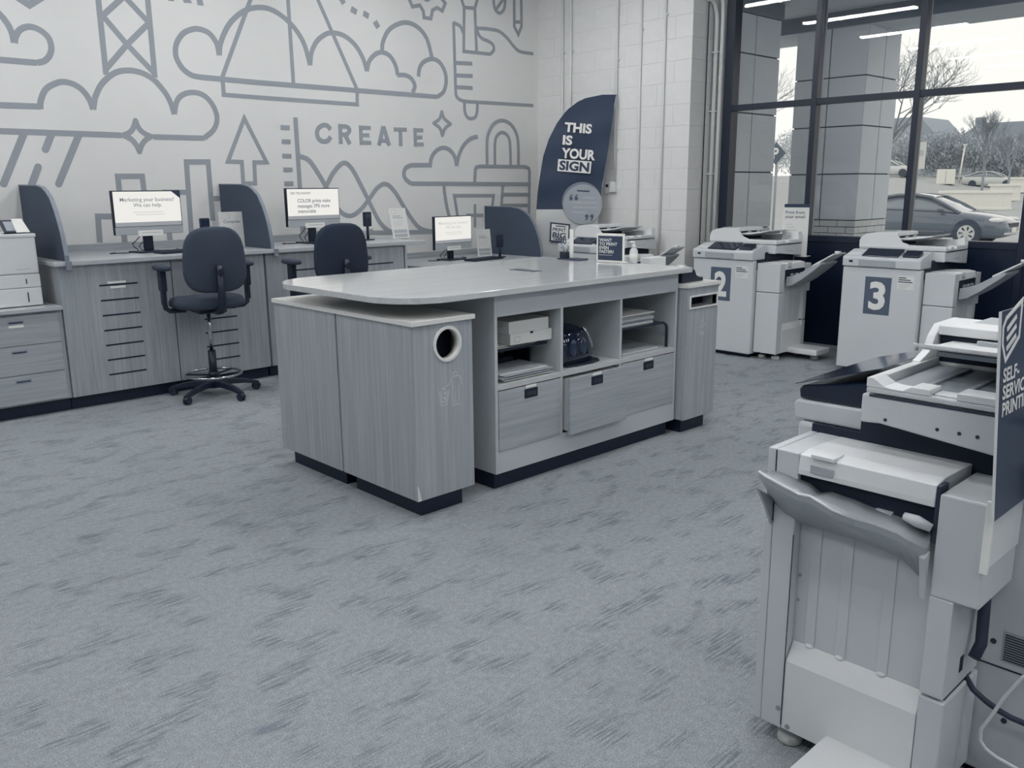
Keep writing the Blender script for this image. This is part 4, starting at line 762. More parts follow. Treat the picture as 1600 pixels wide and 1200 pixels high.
monitor(5.62, 6.75, .895, .785, math.radians(8), 'third monitor on the low desk with faint text', 'Marketing your business?\nWe can help.', faint=True)
def keyboard(x, y, z, rz, label):
    t = thing('keyboard', label, 'keyboard', (x, y, z), rz, group='counter keyboards', world=False)
    MB().box(-.22, .22, -.075, .075, .0005, .018).build('case', 'black_plastic', t, .004)
    mb = MB()
    for r in range(5):
        for c in range(14): mb.box(-.21+c*.03, -.185+c*.03, -.065+r*.026, -.043+r*.026, .018, .023)
    tag(mb.build('keys', 'kick_dark', t), kind='stuff')
keyboard(2.80, 6.56, 1.03, math.radians(3), 'black keyboard in front of the first monitor')
keyboard(4.16, 6.56, 1.03, math.radians(3), 'black keyboard in front of the second monitor')
keyboard(5.82, 6.52, .785, math.radians(8), 'black keyboard in front of the third monitor')
# ---- printed stands
def leaflet(x, y, z, w, h, lean, rz, label, title, bars):
    t = thing('info_stand', label, 'sign', (x, y, z), rz, world=False)
    ey = Vector((0, lean, math.sqrt(1-lean*lean))); O = Vector((-w/2, 0, .001)); n_ = EX.cross(ey)
    b = MB().flat([(0, 0), (w, 0), (w, h), (0, h)], O, EX, ey, .003).build('card', 'paper', t)
    MB().flat([(0, .0), (w, .0), (w, .07), (0, .07)], O, EX, -n_ if n_.y < 0 else n_, .003).build('foot', 'paper', t)
    O = O+n_*.003
    MB().ribbon([(w*.12, h*.82), (w*.4, h*.82), (w*.4, h*.94), (w*.12, h*.94)], .003, O, EX, ey, .0006, True).build('pictogram', 'ink_pale', b)
    text('title', title, 'ink', b, O+EX*(w*.16)+ey*(h*.66), EX, ey, w*.6, h*.11, .004, .0006)
    if bars:
        for k, zz in enumerate((.02, .16)):
            MB().flat([(w*.1, h*(zz+.02)), (w*.9, h*(zz+.02)), (w*.9, h*(zz+.13)), (w*.1, h*(zz+.13))], O, EX, ey, .0006).build('print_block', 'ink_soft', b)
    mb = MB()
    for k in range(4): mb.ribbon([(w*.15, h*(.56-.05*k)), (w*(.8-.07*k), h*(.56-.05*k))], .003, O, EX, ey, .0006)
    mb.build('small_print', 'ink_pale', b)
leaflet(3.325, 6.8, 1.0305, .245, .285, .05, 0, 'white stand titled Computer behind the lighter stool', 'Computer', False)
leaflet(4.945, 6.70, 1.0305, .19, .285, .22, 0, 'tall white leaflet on the end of the counter top', 'Computer\nWorkstation', True)
leaflet(6.14, 6.86, .7855, .20, .28, .12, 0, 'white leaflet on the low desk beside the third monitor', 'Computer\nWorkstation', True)
def card_reader(x, y, z, h, label):
    t = thing('card_reader', label, 'card reader', (x, y, z), group='card readers on stands', world=False)
    MB().box(-.045, .045, -.045, .045, .0005, .012).build('base', 'black_plastic', t, .004)
    MB().cyl((0, 0, .012), (0, .0, h-.09), .013, 10).build('post', 'black_plastic', t)
    MB().box(-.037, .037, -.02, .022, h-.13, h).build('body', 'black_plastic', t, .008)
    MB().box(-.028, .028, -.0215, -.02, h-.05, h-.015).build('display', 'screen_glass', t)
    mb = MB()
    for r in range(4):
        for c in range(3): mb.box(-.024+c*.018, -.012+c*.018, -.0225, -.02, h-.115+r*.015, h-.105+r*.015)
    tag(mb.build('keypad', 'seam_dark', t), kind='stuff')
card_reader(3.055, 6.75, 1.03, .245, 'black card reader on a post behind the lighter stool')
card_reader(4.58, 6.72, 1.03, .255, 'black card reader on a post right of the second monitor')
card_reader(6.13, 6.62, .785, .235, 'black card reader on a post by the low desk divider')
# ---- office stools
def rounded_slab(mb, cx, cz, w0, w1, h, y0, y1, curve, n=28, e=3.2):
    # soft upright cushion in x/z with superelliptic outline, y thickness, curved back
    layers = [(y0, .90), (y0+.25*(y1-y0), .985), (y0+.5*(y1-y0), 1.0), (y0+.75*(y1-y0), .985), (y1, .90)]
    base = len(mb.v)
    for (yy, s) in layers:
        for k in range(n):
            a = 2*math.pi*k/n; c, d = math.cos(a), math.sin(a)
            px = math.copysign(abs(c)**(2/e), c); pz = math.copysign(abs(d)**(2/e), d)
            w = w0+(w1-w0)*(pz+1)/2
            x = cx+px*w/2*s; z = cz+pz*h/2*s
            mb.v.append(Vector((x, yy+curve*(px*px), z)))
    for i in range(4):
        for k in range(n): k2 = (k+1) % n; mb.f.append([base+i*n+k, base+i*n+k2, base+(i+1)*n+k2, base+(i+1)*n+k]); mb.sm.append(True)
    for off in (0, 4*n):
        c0 = len(mb.v); mb.v.append(sum((mb.v[base+off+k] for k in range(n)), Vector())/n)
        for k in range(n): mb.f.append([base+off+k, base+off+(k+1) % n, c0]); mb.sm.append(True)
def stool(x, y, rz, fab, label, star=0, seat=.70):
    t = thing('office_stool', label, 'chair', (x, y, 0), rz, group='tall office stools', world=False)
    dz = seat-.70
    for k in range(5):
        a = math.radians(star+72*k); c, s = math.cos(a), math.sin(a)
        mb = MB(); base = 0
        pr = [(.03, .095, .03, .028), (.12, .098, .028, .024), (.22, .085, .024, .02), (.30, .066, .02, .016), (.335, .058, .016, .012)]
        for (r, z, w, h) in pr:
            for (dx, dh) in ((-w, -h), (w, -h), (w*.75, h*.6), (-w*.75, h*.6)): mb.v.append(Vector((r*c-dx*s, r*s+dx*c, z+dh)))
        for i in range(4):
            for j in range(4): j2 = (j+1) % 4; mb.f.append([4*i+j, 4*i+j2, 4*i+4+j2, 4*i+4+j]); mb.sm.append(False)
        mb.f += [[0, 1, 2, 3], [16, 17, 18, 19]]; mb.sm += [False]*2
        lg = mb.build('leg', 'black_plastic', t, .004)
        px, py = .325*c, .325*s
        cst = MB().cyl((px-.014*c+.02*s, py-.014*s-.02*c, .027), (px-.014*c+.006*s, py-.014*s-.006*c, .027), .027, 14).cyl((px-.014*c-.006*s, py-.014*s+.006*c, .027), (px-.014*c-.02*s, py-.014*s+.02*c, .027), .027, 14).build('castor', 'rubber', lg)
        MB().ellipsoid((px, py, .036), .024, .024, .024, 10, 6).build('castor_hood', 'black_plastic', lg)
    MB().cyl((0, 0, .06), (0, 0, .12), .045, 16, .04).build('hub', 'black_plastic', t)
    MB().cyl((0, 0, .1), (0, 0, .34), .028, 16).build('column_sleeve', 'black_plastic', t)
    MB().cyl((0, 0, .34), (0, 0, .64+dz), .014, 14).build('gas_lift', 'chrome', t)
    MB().tube([(.2*math.cos(2*math.pi*k/40), .2*math.sin(2*math.pi*k/40), .165) for k in range(40)], .0095, 10, True).build('foot_ring', 'chrome', t)
    MB().cyl((0, 0, .14), (0, 0, .18), .036, 14).build('ring_collar', 'black_plastic', t)
    for k in range(3):
        a = math.radians(30+120*k); MB().tube([(.03*math.cos(a), .03*math.sin(a), .155), (.195*math.cos(a), .195*math.sin(a), .163)], .008, 8).build('ring_spoke', 'black_plastic', t)
    # seat cushion
    mb = MB(); n = 32; lay = [(.66, .70), (.665, .90), (.685, 1.0), (.71, 1.0), (.735, .95), (.745, .80), (.748, .4)]
    for (z, s) in lay:
        for k in range(n):
            a = 2*math.pi*k/n; c, d = math.cos(a), math.sin(a); e = 2.6
            px = math.copysign(abs(c)**(2/e), c)*.255*s; py = math.copysign(abs(d)**(2/e), d)*.235*s
            drop = -.02*max(0, py/.235)**2
            mb.v.append(Vector((px, py+.01, z+dz+drop)))
    for i in range(len(lay)-1):
        for k in range(n): k2 = (k+1) % n; mb.f.append([i*n+k, i*n+k2, (i+1)*n+k2, (i+1)*n+k]); mb.sm.append(True)
    mb.f += [list(range(n))[::-1], list(range((len(lay)-1)*n, len(lay)*n))]; mb.sm += [True]*2
    mb.build('seat', fab, t)
    MB().box(-.10, .10, -.11, .09, .625+dz, .662+dz).build('seat_mechanism', 'black_plastic', t, .006)
    MB().cyl((.1, -.02, .645+dz), (.2, -.02, .64+dz), .006, 8).build('lever', 'black_plastic', t)
    # backrest
    mb = MB(); rounded_slab(mb, 0, 1.015+dz, .475, .41, .46, -.275, -.205, -.02+.045); mb.build('backrest', fab, t)
    MB().tube([(0, -.08, .645+dz), (0, -.2, .648+dz), (0, -.275, .665+dz), (0, -.298, .71+dz), (0, -.300, .80+dz), (0, -.292, .98+dz)], [.024, .026, .028, .028, .027, .022], 10).build('back_bar', 'black_plastic', t)
    MB().cyl((0, -.285, .935+dz), (0, -.325, .935+dz), .024, 14).build('tension_knob', 'black_plastic', t)
    for sg in (-1, 1):
        ar = MB().tube([(sg*.16, .0, .652+dz), (sg*.27, .0, .655+dz), (sg*.298, .0, .675+dz), (sg*.305, 0, .74+dz)], .018, 8).build('arm_bracket', 'black_plastic', t)
        MB().box(sg*.305-.014, sg*.305+.014, -.028, .028, .70+dz, .83+dz).build('arm_post', 'black_plastic', ar, .004)
        MB().box(sg*.305-.02, sg*.305+.02, -.04, .04, .80+dz, .945+dz).build('arm_sleeve', 'black_plastic', ar, .006)
        MB().ellipsoid((sg*.30, .01, .962+dz), .045, .13, .022, 16, 8, .7).build('arm_pad', 'fabric_navy', ar)
    return t
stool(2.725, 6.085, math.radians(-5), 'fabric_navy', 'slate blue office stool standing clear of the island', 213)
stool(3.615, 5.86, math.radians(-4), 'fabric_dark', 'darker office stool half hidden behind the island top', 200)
# ================================================================== copiers
def ribs(mb, u, v0, v1, z0, z1, n):
    for k in range(n):
        v = v0+(v1-v0)*(k+.5)/n; mb.box(u, u+.006, v-.012, v+.012, z0, z1)
def copier(x, y, rz, label, number=None, short_tray=False):
    t = thing('copier', label, 'copier', (x, y, 0), rz, group='self-service copiers', world=False)
    W = 'copier_white'
    D = .70
    body = MB().box(0, .62, 0, D, .035, .856).build('body', W, t, .012, 3)
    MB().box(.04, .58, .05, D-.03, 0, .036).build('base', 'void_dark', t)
    MB().box(-.03, .001, .12, .52, .42, .75).build('bypass_tray', W, t, .006)
    MB().box(-.045, -.03, .14, .20, .35, .45).box(-.03, .001, .13, .21, .34, .46).build('outlet_box', 'copier_light', t, .004)
    if number:
        pn = MB().box(.193, .400, -.0015, .001, .49, .785).build('number_sheet', 'number_grey', t)
        text('numeral', number, 'white_print', pn, Vector((.232, -.0015, .525)), EX, EZ, .13, .225, .035, .0008)
        nt_ = MB().box(.445, .572, -.0012, .001, .70, .808).build('notice', 'paper', t)
        mb = MB()
        for k, (p, q) in enumerate(((.452, .51), (.452, .545), (.452, .56))): mb.ribbon([(p, .792-.016*k), (q, .792-.016*k)], .008, Vector((0, -.0012, 0)), EX, EZ, .0006)
        mb.build('notice_heading', 'ink', nt_)
        mb = MB()
        for k in range(4): mb.ribbon([(.455, .742-.01*k), (.545-.012*k, .742-.01*k)], .0025, Vector((0, -.0012, 0)), EX, EZ, .0006)
        mb.build('notice_print', 'ink_soft', nt_)
    # control panel
    cp = MB().prism([(-.014, .860), (-.018, .905), (-.010, .914), (.208, .918), (.208, .860)] if short_tray else [(-.014, .860), (-.018, .925), (-.008, .938), (.165, .985), (.208, .985), (.208, .860)], 0, 0.0, .615).build('control_panel', W, t, .006)
    MB().prism([(-.020, .866), (-.022, .915), (-.010, .922), (-.010, .866)], 0, .135, .425).build('panel_inset', 'copier_grey', cp, .002)
    sl = (.985-.938)/.173
    def on(u, v, h=0): return Vector((u, v, .938+sl*(v+.008)+h))
    def slab(u0, u1, v0, v1, h, nm, m, bev=.004, tilt=0.0, par=None):
        b = [on(u0, v0, -.002), on(u1, v0, -.002), on(u1, v1, -.002), on(u0, v1, -.002)]
        tp = [on(u0, v0, h), on(u1, v0, h), on(u1, v1, h+tilt), on(u0, v1, h+tilt)]
        return MB().hexa(b+tp).build(nm, m, par or cp, bev)
    if short_tray:
        MB().prism([(-.006, .9165), (-.010, .945), (.0, .955), (.19, .990), (.204, .98), (.204, .9165)], 0, .12, .606).build('touch_screen', 'black_gloss', cp, .006)
        b = [Vector((.12, -.016, .962)), Vector((.618, -.016, .960)), Vector((.60, .212, 1.032)), Vector((.12, .212, 1.032))]
        tag(MB().hexa([p-EZ*.002 for p in b]+b).build('overlay_sheet', 'screen_glass', cp), 'glossy printed sheet lying over the control panel')
    else:
        slab(.145, .43, .0, .125, .010, 'touch_screen', 'black_gloss', .004, .018)
        slab(.455, .585, .012, .10, .022, 'card_keypad', 'black_plastic', .018, .01)
        mb = MB()
        for r in range(4):
            for c in range(3):
                p = on(.478+c*.03, .025+r*.018, .025+.0025*r); mb.box(p.x, p.x+.02, p.y, p.y+.011, p.z-.004, p.z+.002)
        tag(mb.build('key', 'seam_dark', cp), kind='stuff')
        slab(.02, .11, .03, .09, .003, 'paper_tab', 'copier_light', .002)
    MB().box(.055, .085, -.0185, -.015, .892, .908).build('usb_port', 'void_dark', cp)
    # scanner and feeder
    MB().box(.03, .60, .10, .60, .855, .93).box(.612, .6325, .05, .185, .78, .8595).box(.612, .6325, .185, D-.05, .78, .92).build('scanner_void', 'void_dark', t)  # dark block and plates stand in for the shaded gap under the scanner
    sc = MB().prism([(.21, .908), (.21, .983), (D-.02, .983), (D-.02, .872), (.53, .886), (.26, .912)], 0, 0.0, .70).build('scanner', W, t, .006)
    MB().box(.699, .7015, .23, D-.05, .979, .984).build('scanner_seam', 'seam_dark', sc)
    for v in (.275, .40, .45, .49): MB().cyl((.6995, v, .925), (.7012, v, .925), .0045, 10).build('screw', 'seam_dark', sc)
    MB().box(.6995, .7008, .25, .31, .95, .968).build('latch_line', 'copier_white', sc, .0005)
    fd = MB().box(.02, .70, .22, D-.03, 0.9875, 1.002).build('feeder_base', W, t, .004)
    # raised rim around the output area
    mb = MB(); mb.prism([(.22, 1.002), (.22, 1.026), (.235, 1.027), (.265, 1.009), (.285, 1.006), (.31, 1.006), (.33, 1.018), (.375, 1.018), (.375, 1.002)], 0, .63, .70)
    mb.box(.63, .70, .435, D-.056, 1.002, 1.02).box(.63, .68, .376, .434, 1.002, 1.006)
    mb.box(.30, .6295, .22, .245, 1.002, 1.026); mb.box(.30, .70, D-.055, D-.03, 1.002, 1.058)
    mb.build('feeder_rim', 'copier_light', fd, .002)
    MB().box(.31, .63, .25, D-.06, 1.0025, 1.004).build('output_floor', 'copier_inner', fd)
    for v in (.33, .42, .5): MB().box(.33, .6, v, v+.012, 1.004, 1.01).build('floor_rib', 'copier_grey', fd)
    hp = [(.02, 1.002), (.02, 1.053), (.035, 1.083), (.075, 1.105), (.15, 1.118), (.27, 1.12), (.315, 1.116), (.315, 1.09), (.25, 1.086), (.235, 1.058), (.245, 1.028), (.30, 1.013), (.30, 1.002)]
    hump = MB().prism([(a, b) for a, b in hp], 1, .240, D-.06).build('feeder_hump', 'copier_light', fd, .003)
    MB().prism([(.02, 1.002), (.02, 1.053), (.035, 1.083), (.075, 1.105), (.15, 1.118), (.29, 1.116), (.33, 1.088), (.36, 1.048), (.42, 1.028), (.42, 1.002)], 1, .217, .239).build('hump_end', 'copier_light', fd, .002)
    MB().box(.242, .3, .245, D-.065, 1.014, 1.085).build('feed_slot', 'void_dark', hump)
    MB().box(.09, .23, .3, D-.15, 1.1175, 1.1195).build('hump_recess', 'copier_grey', hump, .0008)
    tr = MB().prism([(.25, 1.06), (.40, 1.064), (.52, 1.082), (.57, 1.094), (.573, 1.104), (.52, 1.094), (.40, 1.078), (.25, 1.072)], 1, .275, D-.075).build('document_tray', 'copier_light', fd, .002)
    MB().prism([(.30, 1.048), (.42, 1.053), (.53, 1.07), (.53, 1.082), (.42, 1.064), (.30, 1.06)], 1, .32, D-.12).build('tray_underside', 'copier_inner', tr, .001)
    for v in (.35, .5): MB().box(.33, .342, v, v+.05, 1.074, 1.088).build('paper_guide', 'copier_grey', tr, .002)
    MB().prism([(.60, 1.002), (.60, 1.018), (.64, 1.068), (.69, 1.086), (.70, 1.002)], 1, D-.09, D-.031).build('tray_wing', 'copier_light', fd, .003)
    # finisher
    fn = MB().box(.63, .812, .131, .473, .058, .70).build('finisher', W, t, .003)
    if short_tray:
        MB().box(.63, .85, .0695, .1305, .058, .838).build('front_post', W, fn, .003)
        MB().box(.63, .85, .045, .0685, .058, .640).build('front_lower', W, fn, .003)
        MB().box(.63, .85, .045, .0675, .643, .838).build('front_upper', W, fn, .003)
    else:
        MB().box(.63, .85, .045, .1305, .058, .588).build('front_lower', W, fn, .005)
        MB().box(.63, .85, .045, .1305, .593, .838).build('front_upper', W, fn, .005)
    MB().box(.63, .85, .4735, .58, .572, .820).build('rear_upper', W, fn, .005)
    MB().box(.63, .85, .4735, .527, .324, .572).build('rear_middle', W, fn, .003)
    MB().box(.63, .85, .4735, .532, .058, .316).build('rear_lower', W, fn, .004)
    MB().box(.66, .83, .4735, .525, .316, .324).build('rear_gap', 'seam_dark', fn)
    mb = MB(); mb.box(.812, .816, .1312, .4728, .30, .70); rp = mb.build('recess_panel', 'copier_white', fn)
    for v in (.178, .262, .37):
        MB().box(.816, .8185, v-.014, v+.014, .312, .66).build('rib', 'copier_white', rp, .001)
        MB().ellipsoid((.819, v, .312), .008, .012, .006, 10, 6).build('rib_foot', 'copier_light', rp)
    MB().prism([(.812, .31), (.818, .31), (.85, .262), (.85, .06), (.812, .06)], 1, .1318, .4722).build('ledge_panel', 'copier_light', fn, .002)
    MB().box(.8125, .8155, .132, .136, .30, .66).build('side_groove', 'seam_dark', fn)
    tc = MB().prism([(.63, .778), (.63, .838), (.80, .844), (.846, .836), (.853, .80), (.853, .786), (.84, .784)], 1, .1315, .465).build('top_cover', 'copier_light', fn, .002)
    MB().box(.853, .856, .165, .225, .797, .818).build('cover_handle', 'copier_grey', tc, .001)
    MB().box(.80, .856, .165, .225, .836, .8455).build('handle_lip', 'copier_light', tc, .001)
    MB().box(.80, .849, .4651, .4735, .70, .835).build('cover_gap', 'seam_dark', fn)
    MB().box(.63, .835, .1315, .472, .70, .778).build('exit_slot', 'void_dark', fn)
    for v in (.25, .33, .41): MB().cyl((.838, v, .735), (.838, v+.04, .735), .010, 10).build('exit_roller', 'copier_grey', fn)
    MB().box(.72, .83, .14, .46, .7, .716).build('exit_floor', 'copier_grey', fn)
    # output tray
    if short_tray:
        st = [(.050, .875, .790, .775, .705), (.075, .945, .800, .778, .690), (.10, .958, .797, .775, .672), (.16, .962, .783, .765, .655), (.19, .955, .772, .748, .655), (.22, .958, .776, .757, .655), (.28, .962, .758, .752, .655), (.32, .930, .738, .745, .655), (.36, .915, .732, .742, .65), (.41, .905, .722, .735, .64), (.435, .90, .71, .73, .62), (.462, .868, .69, .72, .60)]
        mb = MB(); n = 5
        for (v, uo, zo, zi, zb) in st:
            for (a, b) in ((.840, zi), ((.84+uo)/2, (zi+zo)/2-.010), (uo, zo), (uo-.004, zo-.018), (.851, zb)): mb.v.append(Vector((a, v, b)))
        for i in range(len(st)-1):
            for j in range(n): j2 = (j+1) % n; mb.f.append([i*n+j, i*n+j2, (i+1)*n+j2, (i+1)*n+j]); mb.sm.append(j in (0, 1, 3))
        mb.f += [list(range(n)), list(range((len(st)-1)*n, len(st)*n))]; mb.sm += [False]*2
        ot = mb.build('output_tray', 'copier_grey', fn)
        MB().tube([(.862, .405, .752), (.864, .435, .748), (.858, .466, .738)], [.009, .014, .010], 14).build('tray_roll', 'copier_white', ot)
        MB().tube([(a[1]-.002, a[0], a[2]) for a in st[1:8]], .0035, 6).build('tray_rim_highlight', 'copier_light', ot)  # paler tube draws the highlight along the tray edge in colour
        MB().prism([(.851, .705), (.93, .75), (.885, .69), (.851, .63)], 1, .06, .068).build('tray_bracket', 'copier_grey', ot, .001)
        MB().prism([(.851, .68), (.88, .67), (.865, .62), (.851, .56)], 1, .452, .466).build('tray_bracket', 'copier_white', ot, .001)
        MB().box(.8218, .8228, .385, .435, .652, .664).build('rating_label', 'copier_light', rp)
        # seams and screws on the end face
        MB().box(.8485, .8502, .0676, .0696, .642, .835).build('end_seam', 'seam_dark', fn)
        MB().box(.8495, .8515, .1295, .1312, .07, .62).build('end_seam', 'seam_dark', fn)
        for (v, z) in ((.12, .115), (.15, .072)): MB().cyl((.848, v, z), (.852, v, z), .007, 12).build('screw', 'copier_inner', fn)
        for z in (.43, .50): MB().cyl((.8155, .139, z), (.819, .139, z), .004, 8).build('screw', 'copier_inner', fn)
        MB().box(.74, .76, .5268, .5285, .36, .40).build('socket', 'void_dark', fn)
        MB().tube([(.70, .545, .60), (.705, .55, .50), (.715, .555, .43), (.74, .55, .40)], .014, 8).build('hose', 'seam_dark', fn)
        mb = MB()
        vg = MB().box(.6205, .6212, .575, .65, .355, .435).build('vent_plate', 'copier_grey', body)
        for k in range(11): MB().box(.6212, .6225, .58, .645, .36+.0065*k, .363+.0065*k).build('vent_slit', 'seam_dark', vg)
        MB().box(.6198, .6215, .5, D-.01, .335, .339).build('side_seam', 'seam_dark', body)
        for (v, z) in ((.555, .40), (.60, .20)): MB().cyl((.6195, v, z), (.6225, v, z), .007, 12).build('screw', 'seam_dark', body)
    else:
        ot = MB().prism([(.845, .640), (.90, .655), (.98, .705), (1.10, .80), (1.15, .845), (1.15, .865), (1.08, .835), (.97, .765), (.90, .735), (.845, .725)], 1, .16, .45).build('output_tray', 'copier_grey', fn, .003)
        MB().prism([(1.05, .815), (1.235, .928), (1.235, .940), (1.05, .832)], 1, .20, .42).build('tray_extension', 'copier_light', ot, .002)
        MB().box(1.2, 1.24, .29, .33, .935, .952).build('paper_stop', 'copier_light', ot, .002)
    # foot plate and castors
    MB().box(.815, 1.12, .255, .50, .052, .100).build('foot_plate', 'copier_light', fn, .008)
    for (u, v) in ((.80, .135), (.80, .50), (1.04, .38), (.67, .135), (.67, .5)):
        cs = MB().lathe([(.008, .03), (.030, .028), (.034, .022), (.034, .004), (.028, .0)], (u, v, 0), 18).build('castor', 'castor_white', fn)
        MB().cyl((u, v, .025), (u, v, .06), .009, 8).build('castor_stem', 'copier_inner', cs)
    return t
R90 = -math.pi/2
p1 = copier(2.81, 1.145, math.pi, 'foreground copier seen from its finisher end', None, True)
copier(6.69, 4.622, R90, 'copier marked with the numeral two, beside the email sign', '2')
copier(6.77, 3.24, R90, 'copier marked with the numeral three, right of the email sign', '3')
copier(6.44, 6.075, R90, 'copier behind the island, in front of the banner')
# ---- email poster on copier 2
t = thing('email_sign', 'tall white Print from your email sign beside copier 2', 'sign', (7.33, 3.94, 0.857))
A = Vector((7.33, 4.11, .857)); ex = Vector((.05, -.27, 0)).normalized(); nr = ex.cross(EZ); W_, H_ = .235, .44
cd = MB().flat([(0, 0), (W_, 0), (W_, H_), (0, H_)], A, ex, EZ, .004).build('card', 'paper', t)
MB().flat([(.01, H_), (W_+.002, H_), (W_+.002, H_+.03), (.01, H_+.03)], A, ex, EZ, .006).build('header_clip', 'sign_navy', t)
text('title', 'Print from\nyour email', 'ink', cd, A+ex*.02+EZ*(H_-.105)+nr*.004, ex, EZ, .18, .075, .012, .0008)
mb = MB()
for k in range(9): mb.ribbon([(.025, H_-.15-.026*k), (.09+.05*((k*7) % 3)/2, H_-.15-.026*k)], .006, A+nr*.004, ex, EZ, .0008)
mb.build('small_print', 'ink_pale', cd)
MB().flat([(0, 0), (W_, 0), (W_, .12), (0, .12)], A, ex, -nr, .004).build('foot', 'paper', t)
# ---- self-service sign on the foreground copier
t = thing('service_sign', 'navy SELF-SERVICE PRINTING sign on the foreground copier', 'sign', (2.1, .545, .7))
A = Vector((1.886, .540, .812)); ey = Vector((0, .032, .437)).normalized(); nr = EX.cross(ey)
bd = MB().flat([(0, 0), (.50, 0), (.50, .438), (0, .438)], A, EX, ey, .004).build('board', 'sign_navy', t)
tag(MB().flat([(-.003, 0), (0, 0), (0, .438), (-.003, .438)], A, EX, ey, .005).build('board_edge', 'copier_light', t))
O = A+nr*.004
text('lettering', 'SELF-\nSERVICE\nPRINTING', 'white_print', bd, O+EX*.022+ey*.218, EX, ey, .20, .102, .03, .0008, lines=.9)
mb = MB()
mb.ribbon([(.032, .335), (.112, .375), (.125, .45), (.03, .422), (.012, .405), (.012, .37)], .009, O, EX, ey, .0008, True)
for k in range(3): mb.ribbon([(.036, .358+.02*k), (.092, .38+.02*k)], .0095, O, EX, ey, .0008)
mb.build('icon', 'white_print', bd)
hd = MB().box(1.93, 2.16, .5566, .5646, .675, .812).build('holder', 'copier_light', t, .002)
MB().box(1.926, 1.934, .548, .5645, .675, .84).build('holder_edge', 'paper_white', t, .001)
# ---- loose cables behind the foreground copier
tag(MB().tube([(2.12, .63, .33), (2.1, .596, .302), (2.1, .565, .285), (2.1, .537, .274), (2.1, .51, .268), (2.1, .481, .267), (2.1, .42, .275), (2.11, .3, .30)], .007, 8).build('power_cable', 'seam_dark'), 'dark grey cable sagging behind the foreground copier', 'cable')
tag(MB().tube([(2.10, .44, .43), (2.09, .494, .386), (2.09, .525, .32), (2.09, .551, .25), (2.09, .566, .215), (2.09, .565, .185), (2.09, .55, .168), (2.09, .525, .158), (2.08, .469, .155), (2.08, .38, .15), (2.08, .3, .1)], .0045, 8).build('network_cable', 'copier_light'), 'thin white cable hanging behind the foreground copier', 'cable')
tag(MB().tube([(2.06, .56, .10), (2.06, .52, .125), (2.05, .48, .16), (2.04, .44, .19), (2.04, .38, .20), (2.04, .3, .18)], .009, 8).build('power_cable', 'kick_dark'), 'thick black cable near the floor behind the foreground copier', 'cable')
# ================================================================== feather banner
t = thing('feather_banner', 'navy and white feather banner reading THIS IS YOUR SIGN', 'banner', (6.78, 6.43, 0))
sc_ = math.hypot(6.78, 6.43)/math.hypot(6.75, 6.40)
az = math.atan2(6.78, 6.43); ex = Vector((math.cos(az), -math.sin(az), 0)); nr = ex.cross(EZ)
O = Vector((6.78, 6.43, 0))
def S(p): return (p[0]*sc_, 1.5+(p[1]-1.5)*sc_)
left = [(.607, 2.407), (.485, 2.409), (.355, 2.398), (.225, 2.35), (.095, 2.257), (-.003, 2.132), (-.085, 1.974), (-.143, 1.799), (-.176, 1.605), (-.202, 1.426), (-.214, 1.277), (-.223, .911), (-.228, .657), (-.228, .25)]
right = [(.607, 2.407), (.585, 2.267), (.549, 2.0), (.512, 1.76), (.474, 1.502), (.452, 1.306), (.431, 1.075), (.408, .908), (.37, .6), (.33, .25)]
def interp(pts, z):
    for (a, b), (c, d) in zip(pts, pts[1:]):
        if b >= z >= d and b != d: return a+(c-a)*(b-z)/(b-d)
    return pts[0][0] if z > pts[0][1] else pts[-1][0]
def sheet(z0, z1, nz, name, m):
    mb = MB(); nx = 14; g = []
    for i in range(nz+1):
        z = z1+(z0-z1)*i/nz; a = interp(left[1:], z); b = interp(right, z); row = []
        for j in range(nx+1):
            s = a+(b-a)*j/nx; q = S((s, z))
            wv = .010*math.sin(9*s+5*z)+.006*math.sin(17*z-6*s); row.append(len(mb.v)); mb.v.append(O+ex*q[0]+EZ*q[1]+nr*wv)
        g.append(row)
    for i in range(nz):
        for j in range(nx): mb.f.append([g[i][j], g[i+1][j], g[i+1][j+1], g[i][j+1]]); mb.sm.append(True)
    return mb.build(name, m, t)
zb = 1.262
upper = sheet(zb, 2.407, 34, 'upper_cloth', 'banner_navy'); lower = sheet(.25, zb, 24, 'lower_cloth', 'banner_white')
OF = O+nr*.02
def fl(p): q = S(p); return OF+ex*q[0]+EZ*q[1]
tilt = math.atan2(-.028, .33); e1 = (ex*math.cos(tilt)+EZ*math.sin(tilt)); e2 = (EZ*math.cos(tilt)-ex*math.sin(tilt))
for tx, p, w, h in (('THIS', (.075, 2.044), .28, .098), ('IS', (.056, 1.917), .10, .098), ('YOUR', (.043, 1.784), .35, .105)):
    text('lettering', tx, 'white_print', upper, fl(p), e1, e2, w*sc_, h*sc_, .04, .001)
pl = MB().flat([(0, 0), (.346*sc_, 0), (.346*sc_, .122*sc_), (0, .122*sc_)], fl((.004, 1.653)), e1, e2, .002).build('text_panel', 'white_print', upper)
text('lettering', 'SIGN', 'sign_navy', upper, fl((.022, 1.664))+nr*.002, e1, e2, .31*sc_, .098*sc_, .04, .0012)
cc = fl((.273, 1.312)); 
MB().flat(arc((-.012, .022), .207*sc_, 0, 352, 44), cc, ex, EZ, .002).build('badge_shadow', 'fascia_shade', lower)
bdg = MB().flat(arc((0, 0), .204*sc_, 0, 352, 44), cc+nr*.003, ex, EZ, .002).build('badge', 'badge_grey', lower)
